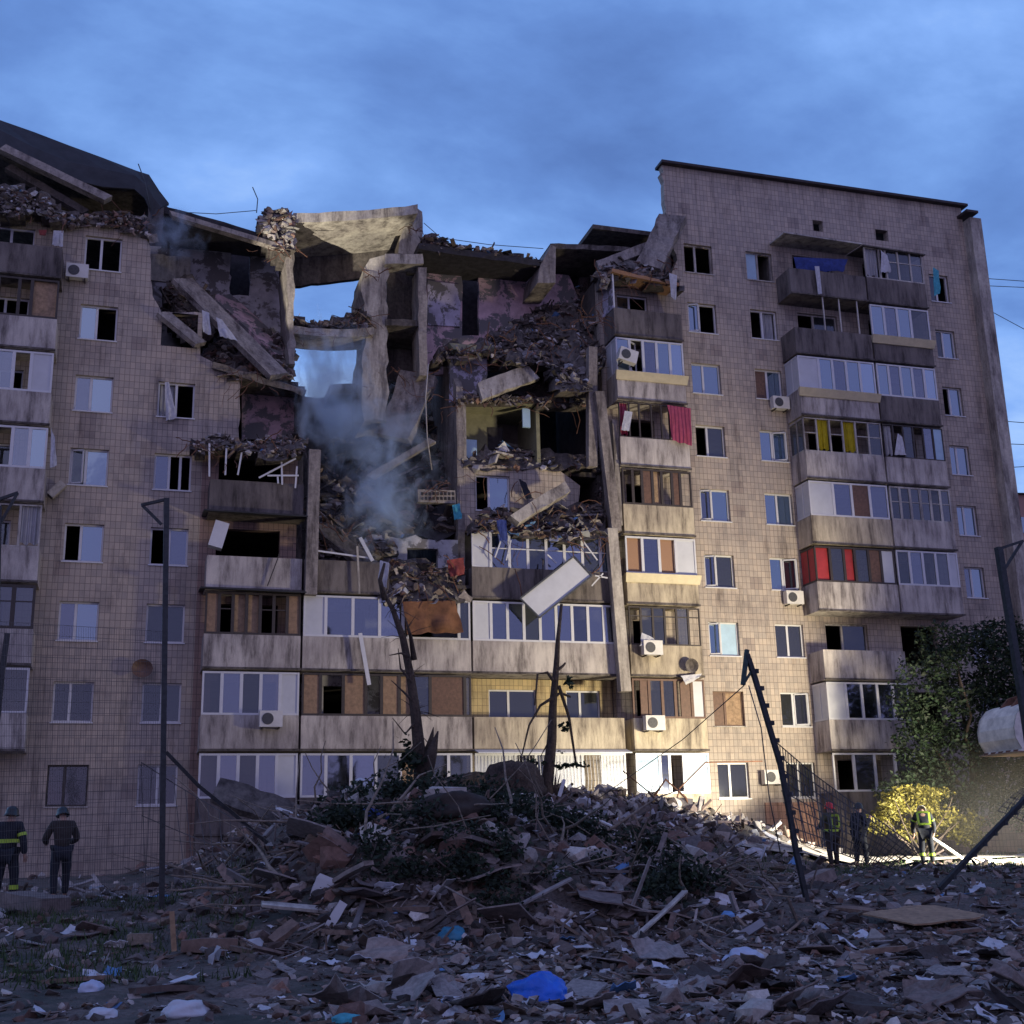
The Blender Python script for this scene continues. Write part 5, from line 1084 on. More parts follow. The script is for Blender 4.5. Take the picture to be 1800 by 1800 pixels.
q2.add(vs, [(k*n+i, k*n+(i+1) % n, (k+1)*n+(i+1) % n, (k+1)*n+i) for k in range(3) for i in range(n)]); q2.build('collar', 'rub_white', t)
# bags
def bag(label, px, py, sx, sy, sz, m_, name='plastic_bag', cat='plastic bag', seed=0):
    bm = bmesh.new(); bmesh.ops.create_icosphere(bm, subdivisions=4, radius=1); 
    for v_ in bm.verts:
        n_ = v_.co.copy(); f = 1+.30*noise.noise(n_*1.5+Vector((seed, 0, 0)))+.12*abs(noise.noise(n_*4+Vector((seed, 1, 0))))+.06*noise.noise(n_*9)
        v_.co = Vector((n_.x*sx*f, n_.y*sy*f, max(-.35, n_.z)*sz*f))
    me = bpy.data.meshes.new(name); bm.to_mesh(me); bm.free(); me.materials.append(MATS[m_]); me.polygons.foreach_set('use_smooth', [True]*len(me.polygons))
    o = bpy.data.objects.new(name, me); COL.objects.link(o); o.location = GP(px, py)+Vector((0, 0, sz*.25)); return tag(o, label, cat)
bag('bright blue plastic bag lying on rubble in the centre foreground', 947, 1758, .34, .22, .22, 'bag_blue', seed=3)
bag('teal plastic bag half buried at the foot of the bank', 795, 1650, .22, .15, .14, 'bag_teal', seed=5)
bag('pale blue scrap of film at the bottom edge left of the blue bag', 610, 1795, .16, .1, .06, 'cloth_teal', 'plastic_film', 'plastic film', 6)
bag('pale plastic bundle in the right middle foreground', 1306, 1690, .26, .18, .14, 'tarp_pale', seed=8)
bag('white crumpled sack at the bottom left', 180, 1788, .16, .12, .08, 'paper', 'paper_sack', 'sack', 9)
bag('white crumpled sack near the left foreground centre', 160, 1742, .13, .1, .1, 'tarp_pale', 'paper_sack', 'sack', 10)
bag('big white sack at the bottom of the left foreground', 325, 1785, .24, .16, .12, 'paper', 'paper_sack', 'sack', 12)
bag('white sheet bundle lying in front of the toothed post', 1328, 1505, .3, .25, .18, 'cloth_white', 'cloth_bundle', 'bundle', 13)
bag('folded brown cloth on top of the bank', 800, 1435, .65, .4, .35, 'tan_cloth', 'cloth_bundle', 'bundle', 14)
bag('dark blue and white bedding on the left of the bank', 645, 1450, .4, .3, .22, 'cloth_blue', 'cloth_bundle', 'bundle', 15)
bag('blue and teal tarp on the bank right of the slim tree', 960, 1445, .5, .3, .2, 'bag_teal', 'tarpaulin', 'tarp', 16)
# upturned root plates near the loggias
bag('dark upturned root ball between the two broken trees', 905, 1392, .95, .6, .75, 'bark', 'root_ball', 'root ball', 17)
bag('dark earth clod and roots right of the thick broken tree', 835, 1392, 1.1, .6, .5, 'bark', 'root_ball', 'root ball', 18)
# ------------------------------------------------------------------ fences
YF = -22.
def wiremesh(q, c, nu, nv, r, sag=0, jit=0, Y=YF):
    """grid of thin wires; c: px corners tl tr br bl"""
    k = [P(*a, Y) for a in c]
    f = lambda u, v_: k[0].lerp(k[1], u).lerp(k[3].lerp(k[2], u), v_)+Vector((0, math.sin(u*5+v_*3)*sag, 0))
    for i in range(nu+1):
        u = i/nu; j = rnd.uniform(-jit, jit); q.tube([f(min(1, max(0, u+j*v_)), v_) for v_ in (0, .33, .66, 1)], r, 4, False)
    for i in range(nv+1): q.tube([f(u, i/nv) for u in (0, .25, .5, .75, 1)], r*1.35, 4, False)
def ppost(t, px, Y, r, m_='steel_dark', nm='post', teeth=0):
    q = MB(); pts = [P(a, b, Y) for a, b in px]; q.tube(pts, r, 4); q.build(nm, m_, t)
    if teeth:
        z = MB(); L_ = [(pts[i+1]-pts[i]).length for i in range(len(pts)-1)]; tot = sum(L_); n = int(tot/.32)
        for i in range(1, n):
            d = tot*i/n; j = 0
            while d > L_[j]: d -= L_[j]; j += 1
            p = pts[j].lerp(pts[j+1], d/L_[j]); z.box(p.x+teeth*r*.6, p.x+teeth*(r+.045), p.y-.05, p.y+.03, p.z-.04, p.z+.04)
        z.build('clamp', m_, t)
t = thing('mesh_fence', 'tall wire mesh fence bay standing at far left in front of the wall', 'fence', P(100, 1640, YF)); q = MB()
wiremesh(q, [(-40, 1090), (286, 1110), (284, 1600), (-40, 1640)], 78, 26, .0032); q.build('mesh_panel', 'wire', t)
t = thing('fence_post', 'tall dark fence post with V shaped arm left of centre', 'fence post', P(284, 1600, YF))
ppost(t, [(293, 876), (288, 1250), (284, 1600)], YF, .07)
q = MB(); q.beam(P(292, 878, YF), P(248, 888, YF), .07, .05); q.beam(P(250, 888, YF), P(284, 922, YF), .05, .05); q.build('arm', 'steel_dark', t)
t = thing('fence_post', 'dark fence post with V shaped arm cut off by the left edge', 'fence post', P(-16, 1640, YF))
ppost(t, [(-2, 890), (-10, 1300), (-16, 1640)], YF, .07); q = MB(); q.beam(P(-2, 878, YF), P(32, 866, YF), .06, .05); q.beam(P(-2, 925, YF), P(30, 868, YF), .05, .05); q.build('arm', 'steel_dark', t)
t = thing('fence_post', 'short dark post at the left edge lower down', 'fence post', P(2, 1300, YF+2)); ppost(t, [(13, 1114), (4, 1180), (-8, 1300), (-16, 1560)], YF+2, .07)
t = thing('fence_rail', 'fallen fence rail with drooping wires sloping down from the left post', 'fence', P(290, 1330, YF))
ppost(t, [(292, 1322), (350, 1382), (410, 1430), (470, 1482)], YF, .045, nm='rail'); q = MB(); wiremesh(q, [(248, 1340), (462, 1472), (490, 1640), (252, 1625)], 11, 3, .008, .2, .12); q.build('drooping_wire', 'wire', t)
t = thing('leaning_post', 'black toothed fence post leaning left beside the firefighters', 'fence post', P(1420, 1592, -23))
ppost(t, [(1313, 1150), (1328, 1195), (1350, 1270), (1372, 1345), (1388, 1430), (1400, 1500), (1420, 1592)], -24.5, .06, teeth=1)
q = MB(); q.beam(P(1313, 1142, -24.5), P(1306, 1204, -24.5), .07, .07); q.beam(P(1306, 1204, -24.5), P(1322, 1178, -24.5), .04, .04); q.build('arm', 'steel_teal', t)
t = thing('fallen_fence', 'black wire mesh fence fallen aslant in front of the firefighters', 'fence', P(1400, 1500, -19)); q = MB()
wiremesh(q, [(1366, 1306), (1612, 1496), (1570, 1532), (1392, 1474)], 46, 8, .011, .15, .04, -19); q.build('mesh_panel', 'wire', t)
t = thing('fence_post', 'tall dark fence post with angled arm at the right edge', 'fence post', P(1845, 1500, YF))
ppost(t, [(1755, 962), (1775, 1090), (1802, 1260), (1845, 1560)], YF, .1); q = MB(); q.beam(P(1752, 966, YF), P(1798, 951, YF), .07, .06); q.beam(P(1766, 1000, YF), P(1796, 953, YF), .06, .05); q.build('arm', 'steel_dark', t)
t = thing('leaning_post', 'black toothed post leaning right across the glare at the right edge', 'fence post', P(1652, 1562, -23.5)); ppost(t, [(1652, 1562), (1700, 1510), (1760, 1448), (1830, 1375)], -24.5, .06, teeth=1)
t = thing('fallen_fence', 'black wire mesh fallen behind the right leaning post', 'fence', P(1780, 1440, -21)); q = MB(); wiremesh(q, [(1800, 1385), (1850, 1400), (1850, 1470), (1755, 1425)], 14, 5, .008, .1, .04, -21); q.build('mesh_panel', 'wire', t)
rod('hanging_cable', 'thin cable hanging from the arm of the leaning toothed post', [(1316, 1205), (1338, 1280), (1352, 1400), (1372, 1500)], -22.8, .012, cat='cable')
rod('hanging_cable', 'thin wire running from the toothed post down to the rubble slope', [(1308, 1205), (1200, 1300), (1100, 1370), (1050, 1405)], [-23, -16, -9, -8], .012, cat='cable')
rod('steel_rod', 'bent reinforcing bar curling over the rubble by the white lit loggia', [(1180, 1440), (1195, 1385), (1240, 1340), (1340, 1338)], -5, .025, 'rust')
rod('steel_rod', 'twisted black bar standing on the rubble by the barred windows', [(1150, 1400), (1170, 1370), (1205, 1402), (1222, 1440)], -7, .04, 'rust')
rod('steel_rod', 'thin bar slanting up from the rubble slope', [(1095, 1355), (1150, 1400), (1230, 1450)], -7, .02, 'rust')
# ------------------------------------------------------------------ excavator bucket
a = P(1776, 1306, -17.5); t = thing('excavator_bucket', 'silver excavator bucket hanging at the right edge above the lit ground', 'excavator bucket', a)
q = MB(); prof = [(0, 1.05), (-.25, 1.1), (-.55, 1.0), (-.85, .7), (-1.0, .3), (-.98, -.05), (-.8, -.38), (-.9, -.46)]; w_ = 1.5; sc_ = .80; vs = []
ox = a.x+.38
for o_ in (0, .05):
    for (x, z) in prof:
        for y in (-w_/2, w_/2): vs.append((ox+(x+o_*1.3)*sc_, a.y+y, a.z+.1+(z-o_)*sc_))
n = len(prof); fs = []
for i in range(n-1): fs += [(2*i, 2*i+1, 2*i+3, 2*i+2), (2*n+2*i, 2*n+2*i+2, 2*n+2*i+3, 2*n+2*i+1)]
q.add(vs, fs); 
for y in (-w_/2, w_/2-.05):
    q.poly([(ox+x*sc_, a.z+.1+z*sc_) for x, z in prof]+[(ox+1.1*sc_, a.z-.2), (ox+.9*sc_, a.z+.1+1.0*sc_)], a.y+y-.01, a.y+y+.04)
q.build('shell', 'bucket_steel', t)
q = MB()
for i in range(5): y = a.y-w_/2+.15+i*.3; q.hexa([(ox-.95*sc_, y-.06, a.z-.28), (ox-.6*sc_, y-.06, a.z-.30), (ox-.6*sc_, y+.06, a.z-.30), (ox-.95*sc_, y+.06, a.z-.28), (ox-.95*sc_, y-.03, a.z-.22), (ox-.6*sc_, y-.06, a.z-.2), (ox-.6*sc_, y+.06, a.z-.2), (ox-.95*sc_, y+.03, a.z-.22)])
q.build('tooth', 'rust', t)
q = MB(); q.box(ox-1.0*sc_, ox+.35, a.y-w_/2-.03, a.y+w_/2+.03, a.z-.30, a.z-.265); q.build('cutting_edge', 'boards', t)
q = MB()
for y in (-.25, .2): q.poly([(ox-.5*sc_, a.z+.1+1.0*sc_), (ox-.1, a.z+.1+1.35*sc_), (ox+1.4, a.z+1.6), (ox+1.4, a.z+1.1), (ox+.5, a.z+.8)], a.y+y, a.y+y+.08)
q.build('bracket', 'rust', t)
q = MB(); q.beam((ox+.9, a.y, a.z+1.2), (ox+6, a.y+1, a.z+3.2), .35, .5); q.build('arm', 'rust', t)
# ------------------------------------------------------------------ far building
fb_ = thing('far_building', 'pink distant house seen past the right end wall', 'building', (62, 40, 1.1))
F1 = P(1774, 872, 40); MB().box(F1.x+.3, F1.x+22, 40, 54, 1, F1.z+.2).build('wall', 'far_wall', fb_); MB().hexa([(F1.x, 39.6, F1.z+.2), (F1.x+22, 39.6, F1.z+.2), (F1.x+22, 54.4, F1.z+.2), (F1.x, 54.4, F1.z+.2), (F1.x+.2, 42, F1.z+.9), (F1.x+22, 42, F1.z+1.9), (F1.x+22, 52, F1.z+1.9), (F1.x+.2, 52, F1.z+.9)]).build('roof', 'rub_dark', fb_)
q = MB()
for k in range(4): q.box(F1.x+.8, F1.x+1.9, 39.95, 39.99, F1.z-3.2-k*3, F1.z-1.8-k*3)
q.build('window', 'glass_blue', fb_)
# ------------------------------------------------------------------ people
def skin(vs, es, rs, root=0, sub=2):
    me = bpy.data.meshes.new('t'); me.from_pydata(vs, es, []); o = bpy.data.objects.new('t', me); COL.objects.link(o)
    md = o.modifiers.new('s', 'SKIN'); md.use_smooth_shade = True
    for i, r_ in enumerate(rs): me.skin_vertices[0].data[i].radius = (r_, r_) if not isinstance(r_, tuple) else r_
    for i in range(len(vs)): me.skin_vertices[0].data[i].use_root = (i == root)
    o.modifiers.new('u', 'SUBSURF').levels = sub
    dg = bpy.context.evaluated_depsgraph_get(); r = bpy.data.meshes.new_from_object(o.evaluated_get(dg)); bpy.data.objects.remove(o); return r
def person(label, px, py, Y, face, lean=0, headtilt=0, arms='down', step=.1, top='navy', legs='navy', hel='helmet_red', coat=False, stripes=None, scale=1., crouch=0, hood=False):
    g0 = P(px, py, Y); g0.z = H(g0.x, g0.y)
    t = bpy.data.objects.new('person', None)
    RZ = Matrix.Rotation(face, 4, 'Z'); hipz = .93-crouch
    def up(v_):
        v_ = Vector(v_); p = Vector((0, 0, hipz)); q = Matrix.Rotation(-lean, 3, 'X') @ (v_-Vector((0, 0, .93))); return q+p
    J = {}
    J['pel'] = Vector((0, 0, hipz)); J['wai'] = up((0, .01, 1.10)); J['che'] = up((0, 0, 1.32)); J['nek'] = up((0, -.01, 1.50)); hd = Matrix.Rotation(-headtilt, 3, 'X')
    J['hd1'] = J['nek']+Matrix.Rotation(-lean, 3, 'X') @ (hd @ Vector((0, .03, .11))); J['hd2'] = J['nek']+Matrix.Rotation(-lean, 3, 'X') @ (hd @ Vector((0, .03, .20))); J['nos'] = J['nek']+Matrix.Rotation(-lean, 3, 'X') @ (hd @ Vector((0, .125, .10)))
    for s_, n_ in ((-1, 'L'), (1, 'R')):
        J['sh'+n_] = up((s_*.19, 0, 1.43))
        if arms == 'down': el, ha = Vector((s_*.27, -.03, -.30)), Vector((s_*.05, .12, -.25))
        elif arms == 'face': el, ha = (Vector((s_*.08, .05, -.29)), (Vector((-s_*.05, .18, .20)) if s_ > 0 else Vector((0, .12, -.24))))
        elif arms == 'front': el, ha = Vector((s_*.12, .06, -.28)), Vector((-s_*.08, .24, -.06))
        elif arms == 'work': el, ha = Vector((s_*.10, .10, -.28)), Vector((-s_*.02, .12, -.23))
        if arms == 'down': el = Vector((s_*.09, -.03, -.29)); ha = Vector((s_*.02, .06, -.25))
        J['el'+n_] = J['sh'+n_]+el; J['wr'+n_] = J['el'+n_]+ha; dd = ha.normalized()
        J['pa'+n_] = J['wr'+n_]+dd*.07
        sd = dd.orthogonal().normalized()
        for k in range(4): J['f%d' % k+n_] = J['pa'+n_]+sd*((k-1.5)*.021)+dd*.02; J['g%d' % k+n_] = J['f%d' % k+n_]+dd*(.062-.008*abs(k-1.4))+dd.cross(sd)*.015
        J['th'+n_] = J['wr'+n_]+dd*.05-sd*.05; J['ti'+n_] = J['th'+n_]+dd*.035
        J['hi'+n_] = J['pel']+Vector((s_*.095, 0, -.03)); J['kn'+n_] = Vector((s_*(.11+.02), s_*step*.5+.03+crouch*.7, .49-crouch*.3)); J['an'+n_] = Vector((s_*.13, s_*step, .09)); J['to'+n_] = J['an'+n_]+Vector((s_*.03, .16, -.05))
    rad = dict(pel=.13, wai=.12, che=.14, nek=.06, hd1=.095, hd2=.085, nos=.018)
    for n_ in 'LR':
        rad.update({'sh'+n_: .065, 'el'+n_: .045, 'wr'+n_: .03, 'pa'+n_: .034, 'th'+n_: .011, 'ti'+n_: .009, 'hi'+n_: .095, 'kn'+n_: .06, 'an'+n_: .042, 'to'+n_: .035}); rad.update({'f%d' % k+n_: .0095 for k in range(4)}); rad.update({'g%d' % k+n_: .008 for k in range(4)})
    E = [('pel', 'wai'), ('wai', 'che'), ('che', 'nek'), ('nek', 'hd1'), ('hd1', 'hd2'), ('hd1', 'nos')]
    for n_ in 'LR':
        E += [('che', 'sh'+n_), ('sh'+n_, 'el'+n_), ('el'+n_, 'wr'+n_), ('wr'+n_, 'pa'+n_), ('wr'+n_, 'th'+n_), ('th'+n_, 'ti'+n_), ('pel', 'hi'+n_), ('hi'+n_, 'kn'+n_), ('kn'+n_, 'an'+n_), ('an'+n_, 'to'+n_)]+[('pa'+n_, 'f%d' % k+n_) for k in range(4)]+[('f%d' % k+n_, 'g%d' % k+n_) for k in range(4)]
    def make(names, edges, mul, addr, m_, nm, par, sub=2, root=None, ext=None):
        ns = list(names); jj = dict(J); jj.update(ext or {}); vs = [tuple(jj[k]) for k in ns]; es = [(ns.index(a), ns.index(b)) for a, b in edges]
        rs = [(rad.get(k, .1)*mul+addr) for k in ns]
        if ext:
            for i, k in enumerate(ns):
                if k in ext: rs[i] = ext[k+'_r'] if k+'_r' in ext else rs[i]
        me = skin(vs, es, rs, ns.index(root) if root else 0, sub); me.name = nm; me.materials.clear(); me.materials.append(MATS[m_]); me.transform(Matrix.Scale(scale, 4))
        o = bpy.data.objects.new(nm, me); COL.objects.link(o)
        if par: o.parent = par
        return o
    body = make(J.keys(), E, 1, 0, 'skin', 'person', None, root='pel'); body.name = 'person'; body.matrix_world = Matrix.Translation(g0) @ RZ
    body['_o'] = tuple(g0); tag(body, label, 'person')
    tn = ['pel', 'wai', 'che', 'nek']+[a+n_ for n_ in 'LR' for a in ('sh', 'el', 'wr')]; te = [('pel', 'wai'), ('wai', 'che'), ('che', 'nek')]+[e for n_ in 'LR' for e in (('che', 'sh'+n_), ('sh'+n_, 'el'+n_), ('el'+n_, 'wr'+n_))]
    sv = dict(rad); rad.update(nek=.075, pel=.15, wai=.145, che=.165); 
    for n_ in 'LR': rad['sh'+n_] = .08; rad['el'+n_] = .06; rad['wr'+n_] = .05
    if coat: J['hem'] = J['pel']+Vector((0, 0, -.28)); rad['hem'] = .20; tn = ['hem']+tn; te = [('hem', 'pel')]+te; rad['pel'] = .19; rad['wai'] = .18
    make(tn, te, 1, .012, top, 'coat' if coat else 'jacket', body, root='pel')
    rad.update(sv); rad['pel'] = .13
    make(['pel']+[a+n_ for n_ in 'LR' for a in ('hi', 'kn', 'an')], [e for n_ in 'LR' for e in (('pel', 'hi'+n_), ('hi'+n_, 'kn'+n_), ('kn'+n_, 'an'+n_))], 1.12, .018, legs, 'trousers', body, root='pel')
    for n_ in 'LR': rad['an'+n_] = .05; make(['an'+n_, 'to'+n_], [('an'+n_, 'to'+n_)], 1.1, .015, 'boot', 'boot', body)
    # helmet: dome with brim
    q = MB(); c = (J['hd1']+J['hd2'])/2+Vector((0, 0, .0)); ax = (J['hd2']-J['hd1']).normalized(); ex = Vector((1, 0, 0)); ey = ax.cross(ex); n = 16; vs = []
    prof = [(.145, -.03), (.15, -.015), (.128, 0), (.125, .05), (.105, .10), (.06, .135), (.005, .145)]
    for r_, z in prof:
        for i in range(n):
            th = i*math.tau/n; back = 1.25 if math.sin(th) < -.3 and z < 0 else 1; vs.append((c+ex*math.cos(th)*r_*.92+ey*math.sin(th)*r_*1.08*back+ax*(z-(.03 if back > 1 else 0)))*scale)
    q.add(vs, [(k*n+i, k*n+(i+1) % n, (k+1)*n+(i+1) % n, (k+1)*n+i) for k in range(len(prof)-1) for i in range(n)])
    if hood:
        pass
    me = q.mesh('helmet', hel, smooth=True); o = bpy.data.objects.new('helmet', me); COL.objects.link(o); o.parent = body
    # retroreflective bands
    def band(a, b, t0, r_, wz, sx=1.35, sy=.95):
        A, Bq = J[a].lerp(J[b], t0), (J[b]-J[a]).normalized(); x = Vector((1, 0, 0)); x = (x-Bq*x.dot(Bq)).normalized(); y = Bq.cross(x); q = MB(); vs = []; n = 18
        for o_, rr in ((-wz, r_), (wz, r_)):
            for i in range(n): th = i*math.tau/n; vs.append((A+Bq*o_+x*math.cos(th)*rr*sx+y*math.sin(th)*rr*sy)*scale)
        q.add(vs, [(i, (i+1) % n, (i+1) % n+n, i+n) for i in range(n)]); me = q.mesh('reflective_band', 'hivis', smooth=True); o = bpy.data.objects.new('reflective_band', me); COL.objects.link(o); o.parent = body
    for s_ in stripes or ():
        band(*s_)
    return body
def vest(body, wd, z0, z1, y, lean=0, frame=False, scale=1):
    """back panel or outline of reflective tape across the shoulders"""
    q = MB(); R3 = Matrix.Rotation(-lean, 3, 'X')
    def f(x, z): p = R3 @ Vector((x, y-.03*(1-(x/.2)**2), z-.93))+Vector((0, 0, .93)); return p*scale
    def quad(a, b, c, d): q.add([f(*a), f(*b), f(*c), f(*d)], [(0, 1, 2, 3), (3, 2, 1, 0)])
    b_ = .03
    for (xa, za), (xb, zb) in (((-wd, z0), (wd, z0)), ((-wd, z1), (wd, z1)), ((-wd, z0), (-wd*1.05, z1)), ((wd, z0), (wd*1.05, z1))):
        n = 5
        for i in range(n):
            p = (xa+(xb-xa)*i/n, za+(zb-za)*i/n); r = (xa+(xb-xa)*(i+1)/n, za+(zb-za)*(i+1)/n); h = abs(xb-xa) > abs(zb-za)
            dx, dz = (0, b_) if h else (b_, 0); quad((p[0]-dx, p[1]-dz), (r[0]-dx, r[1]-dz), (r[0]+dx, r[1]+dz), (p[0]+dx, p[1]+dz))
    me = q.mesh('reflective_tape', 'hivis'); o = bpy.data.objects.new('reflective_tape', me); COL.objects.link(o); o.parent = body
pA = person('firefighter in red helmet and olive gear seen from behind', 1468, 1530, -13.5, .1, 0, .05, 'front', .05, 'olive', 'tan_cloth', 'helmet_red', stripes=[('wai', 'che', -.35, .19, .03), ('elR', 'shR', .5, .085, .02, 1, 1)])
vest(pA, .12, 1.12, 1.42, -.185)
pB = person('person in long dark hooded coat and dark helmet raising a hand to the face', 1516, 1527, -13.2, -1.35, .03, .1, 'face', .07, 'navy', 'navy', 'helmet_dark', coat=True)
pC = person('firefighter in navy gear with bright yellow outline bending forward', 1633, 1530, -14.2, -.5, .42, .6, 'work', .05, 'navy', 'navy', 'helmet_white', stripes=[('knL', 'anL', .45, .085, .04, 1, 1), ('knR', 'anR', .45, .085, .04, 1, 1), ('elR', 'shR', .5, .085, .02, 1, 1), ('elL', 'shL', .5, .085, .02, 1, 1)])
vest(pC, .15, 1.06, 1.42, -.19, .42)
pD = person('firefighter in dark gear with yellow bands cut off by the left edge', 8, 1568, -19.5, -.3, .05, .1, 'down', .08, 'navy', 'navy', 'helmet_dark', stripes=[('wai', 'che', .2, .18, .035), ('knR', 'anR', .45, .085, .04, 1, 1), ('elR', 'shR', .4, .085, .03, 1, 1)])
pE = person('firefighter in dull brown gear standing behind the left wire mesh', 104, 1565, -18.5, .25, .12, .25, 'front', .12, 'tan_cloth', 'navy', 'helmet_dark')
# hose at the bending firefighter
h0 = pC.matrix_world @ Vector((.2, .3, .75)); q = MB(); q.tube([h0, h0+Vector((.5, .1, -.25)), h0+Vector((1.2, .3, -.62)), h0+Vector((2.4, .8, -.7)), h0+Vector((5, 1.2, -.66))], .05, 8)
tag(q.build('fire_hose', 'white_hose', org=tuple(h0), smooth=True), 'white hose held by the bending firefighter trailing to the right', 'hose')
# ------------------------------------------------------------------ floodlights
def floodlight(label, loc, tgt, power, size, col=WARM):
    loc = Vector(loc); gz = H(loc.x, loc.y) if loc.y < 0 else 1.1; t = thing('work_floodlight', label, 'floodlight', (loc.x, loc.y, gz))
    q = MB(); q.tube([(loc.x, loc.y, gz+.5), (loc.x, loc.y, loc.z-.25)], .03, 8)
    for i in range(3): a_ = i*math.tau/3; q.tube([(loc.x, loc.y, gz+.9), (loc.x+.6*math.cos(a_), loc.y+.6*math.sin(a_), gz)], .02, 6)
    q.build('tripod', 'steel_dark', t); d = (Vector(tgt)-loc).normalized()
    M = d.to_track_quat('-Z', 'Y').to_matrix().to_4x4(); M.translation = loc-d*.25; MB().obox(M, .6, .4, .2).build('lamp_housing', 'steel_dark', t)
    spot('floodlight_lamp', loc, tgt, power, col, size, 1 if size > 50 else .35, .8 if size > 50 else .15)
floodlight('work floodlight on a tripod right of the picture lighting the facade', LAMP, (20.2, -1, 8.0), 16500, 92)
spot('ground_fill_spot', LAMP+Vector((-.9, -4.6, -.4)), (23.8, -12.2, .9), 52000, (1, .93, .76), 60)  # unseen extra spot with no lamp body, added to brighten the ground
floodlight('work floodlight on a tripod left of the picture aimed up at the torn roof', (-8, -14, 2.5), (7.3, .9, 26.5), 60000, 9, (1, .93, .76))
# ------------------------------------------------------------------ smoke
def smoke(label, c, r, dens, seed, col=(.70, .84, 1.), ns=.8):
    global nt
    bm = bmesh.new(); bmesh.ops.create_icosphere(bm, subdivisions=3, radius=1); me = bpy.data.meshes.new('smoke'); bm.to_mesh(me); bm.free()
    o = bpy.data.objects.new('smoke', me); COL.objects.link(o); o.location = c; o.scale = r
    M = bpy.data.materials.new('smoke'); M.use_nodes = True; nt = M.node_tree; nt.nodes.clear(); ou = N('ShaderNodeOutputMaterial'); v_ = N('ShaderNodeVolumePrincipled'); L(v_.outputs[0], ou.inputs['Volume'])
    t = N('ShaderNodeTexCoord'); no = N('ShaderNodeTexNoise'); no.inputs['Scale'].default_value = ns*2.6; no.inputs['Detail'].default_value = 6; no.inputs['Roughness'].default_value = .6; no.inputs['Distortion'].default_value = 1.1
    mp = N('ShaderNodeMapping'); mp.inputs['Location'].default_value = (seed, seed*2, 0); L(t.outputs['Object'], mp.inputs[0]); L(mp.outputs[0], no.inputs[0])
    ln = N('ShaderNodeVectorMath', operation='LENGTH'); L(t.outputs['Object'], ln.inputs[0])
    fall = mth('SUBTRACT', 1, ln.outputs['Value'], clamp=True)
    d = mth('MULTIPLY', mth('SUBTRACT', mth('ADD', mth('MULTIPLY', no.outputs[0], 2.2), mth('MULTIPLY', fall, .75)), 1.42, clamp=True), dens)
    L(d, v_.inputs['Density']); v_.inputs['Color'].default_value = col+(1,); v_.inputs['Anisotropy'].default_value = .2
    me.materials.append(M); return tag(o, label, 'smoke', kind='stuff')
smoke('pale blue smoke drifting up past the left edge of the shaft', P(580, 700, -.5), (2.3, 1.6, 4.0), 4.2, 1)
smoke('blue smoke filling the shaft above the burnt rubble', P(650, 770, -.2), (3.6, 1.8, 3.0), 2.0, 4)
smoke('blue smoke curling over the burnt loggia', P(680, 870, -1.4), (2.5, 1.5, 3.2), 3.8, 7)
smoke('small wisp of blue smoke at the roof of the upper left rooms', P(308, 415, -.5), (1.5, .9, 1.5), 2.4, 9)

# floodlit dust volume added so the lamp glow shows in the air
def haze(label, c, r, dens):
    global nt
    bm = bmesh.new(); bmesh.ops.create_icosphere(bm, subdivisions=3, radius=1); me = bpy.data.meshes.new('dust_cloud'); bm.to_mesh(me); bm.free()
    o = bpy.data.objects.new('dust_cloud', me); COL.objects.link(o); o.location = c; o.scale = r
    M = bpy.data.materials.new('haze'); M.use_nodes = True; nt = M.node_tree; nt.nodes.clear(); ou = N('ShaderNodeOutputMaterial'); v_ = N('ShaderNodeVolumePrincipled'); L(v_.outputs[0], ou.inputs['Volume'])
    t = N('ShaderNodeTexCoord'); ln = N('ShaderNodeVectorMath', operation='LENGTH'); L(t.outputs['Object'], ln.inputs[0]); fall = mth('SUBTRACT', 1, ln.outputs['Value'], clamp=True)
    L(mth('MULTIPLY', mth('MULTIPLY', fall, fall), dens), v_.inputs['Density']); v_.inputs['Color'].default_value = (.95, .94, .9, 1); v_.inputs['Anisotropy'].default_value = .3
    me.materials.append(M); return tag(o, label, 'haze', kind='stuff')
haze('pale dust volume added for floodlight glow above the lit ground at right', (25.5, -12.5, 2.2), (6.0, 5, 3.0), .010)
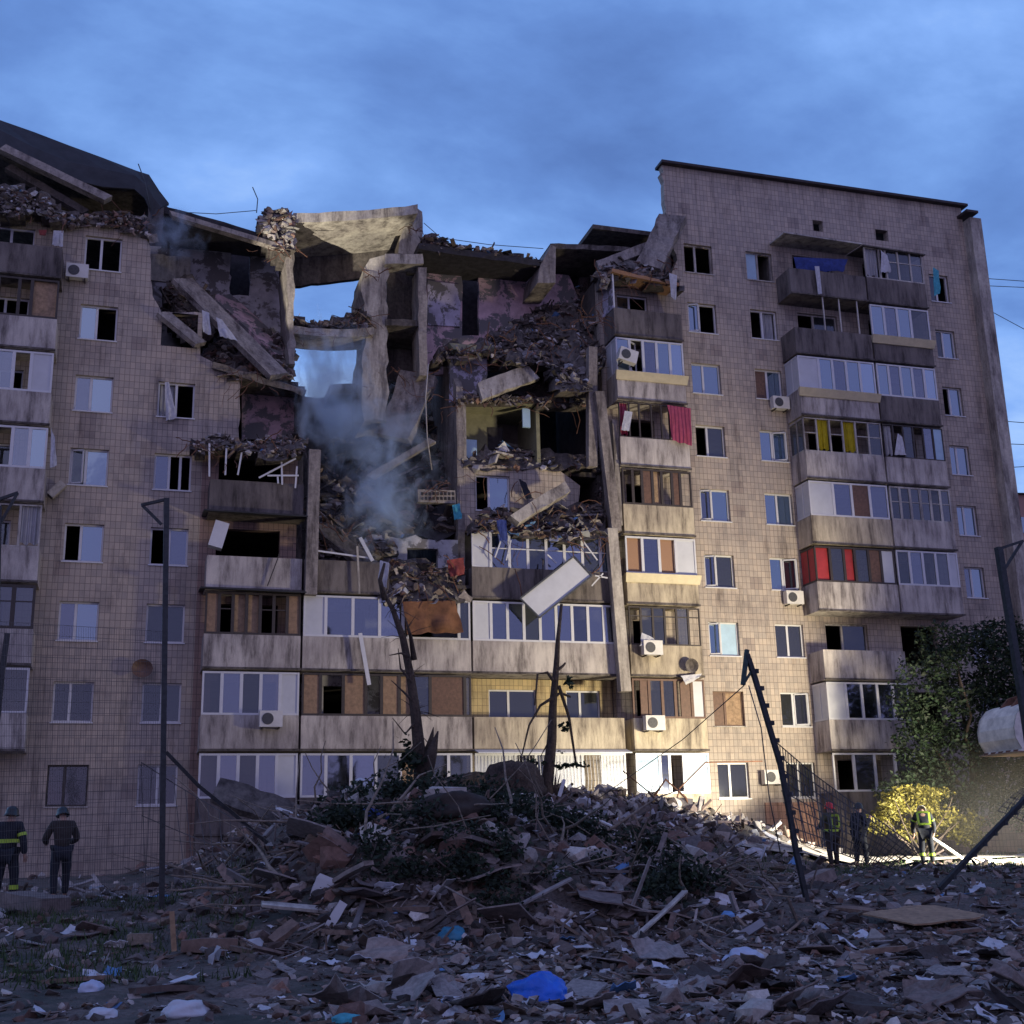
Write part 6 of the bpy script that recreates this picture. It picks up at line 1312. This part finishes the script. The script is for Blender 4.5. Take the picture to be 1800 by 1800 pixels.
# long boards, slabs and roots on the bank
lr = random.Random(91)
for i in range(46):
    px = lr.uniform(480, 1300); py = lr.uniform(1440, 1650); L_ = lr.choice([.7, 1.1, 1.6]); k = lr.random()
    o = piece('p' if k < .6 else 'f', lr.choice(['wood_plank', 'block', 'old_paint', 'rub_grey']) if k < .6 else lr.choice(['block', 'rub_grey']), px, py, L_ if k < .6 else L_*.55, 'plank' if k < .6 else 'concrete_slab', 'x', 'plank' if k < .6 else 'slab', 'boards and slabs lying on the bank',
        sc=(1, .6, .5) if k < .6 else (1, 1, 1), rot=Matrix.Rotation(lr.uniform(0, 6.28), 3, 'Z') @ Matrix.Rotation(lr.gauss(0, .35), 3, 'Y') @ Matrix.Rotation(lr.gauss(0, .3), 3, 'X'), lift=.14)
    o['label'] = ('long' if L_ > 1.2 else 'medium' if L_ > 1 else 'short')+(' board' if k < .6 else ' broken slab')+' lying on the bank '+where(px, py)

# bent sheets of roofing and flooring lying in the foreground
for i in range(46):
    px = lr.uniform(560, 1790); py = lr.uniform(1650, 1795)
    if math.hypot(px-947, py-1735) < 95: continue
    L_ = lr.choice([.35, .5, .7]); m_, w_ = lr.choice([('block', 'grey brown'), ('rub_brown', 'brown'), ('rub_dark', 'dark'), ('rub_grey', 'grey')])
    piece('h', m_, px, py, L_, 'bent_sheet', ('large ' if L_ > .6 else 'small ' if L_ < .4 else '')+w_+' bent roofing sheet', 'roofing sheet', 'bent roofing sheets in the foreground', flat=.3, lift=.2)
# small weathered roofs over the topmost balconies of the right stack
q = MB(); z = FL(9)+2.62; q.hexa([(26.5, -1.35, z-.05), (30.4, -1.35, z-.12), (30.4, -.01, z+.02), (26.5, -.01, z+.04), (26.5, -1.35, z+.02), (30.4, -1.35, z-.05), (30.4, -.01, z+.1), (26.5, -.01, z+.12)]); q.build('balcony_roof', 'old_paint', B)
q = MB(); z = FL(9)+2.56; q.hexa([(30.45, -1.35, z-.1), (33.7, -1.3, z-.16), (33.7, -.01, z), (30.45, -.01, z+.04), (30.45, -1.35, z-.04), (33.7, -1.3, z-.1), (33.7, -.01, z+.06), (30.45, -.01, z+.1)]); q.build('balcony_roof', 'concrete_dark', B)

for i, (a, b) in enumerate((((1008, 980), (1000, 948)), ((1038, 1010), (1062, 985)), ((918, 1052), (905, 1000)))):
    rod('support_cable', ['first', 'second', 'third'][i]+' torn cable holding the white hanging balcony panel, counted from the '+['top', 'right', 'left'][i]+' corner', [a, ((a[0]+b[0])/2+3, (a[1]+b[1])/2+2), b], [-1.85, -1.6, -1.35], .022, 'rust', 'cable')
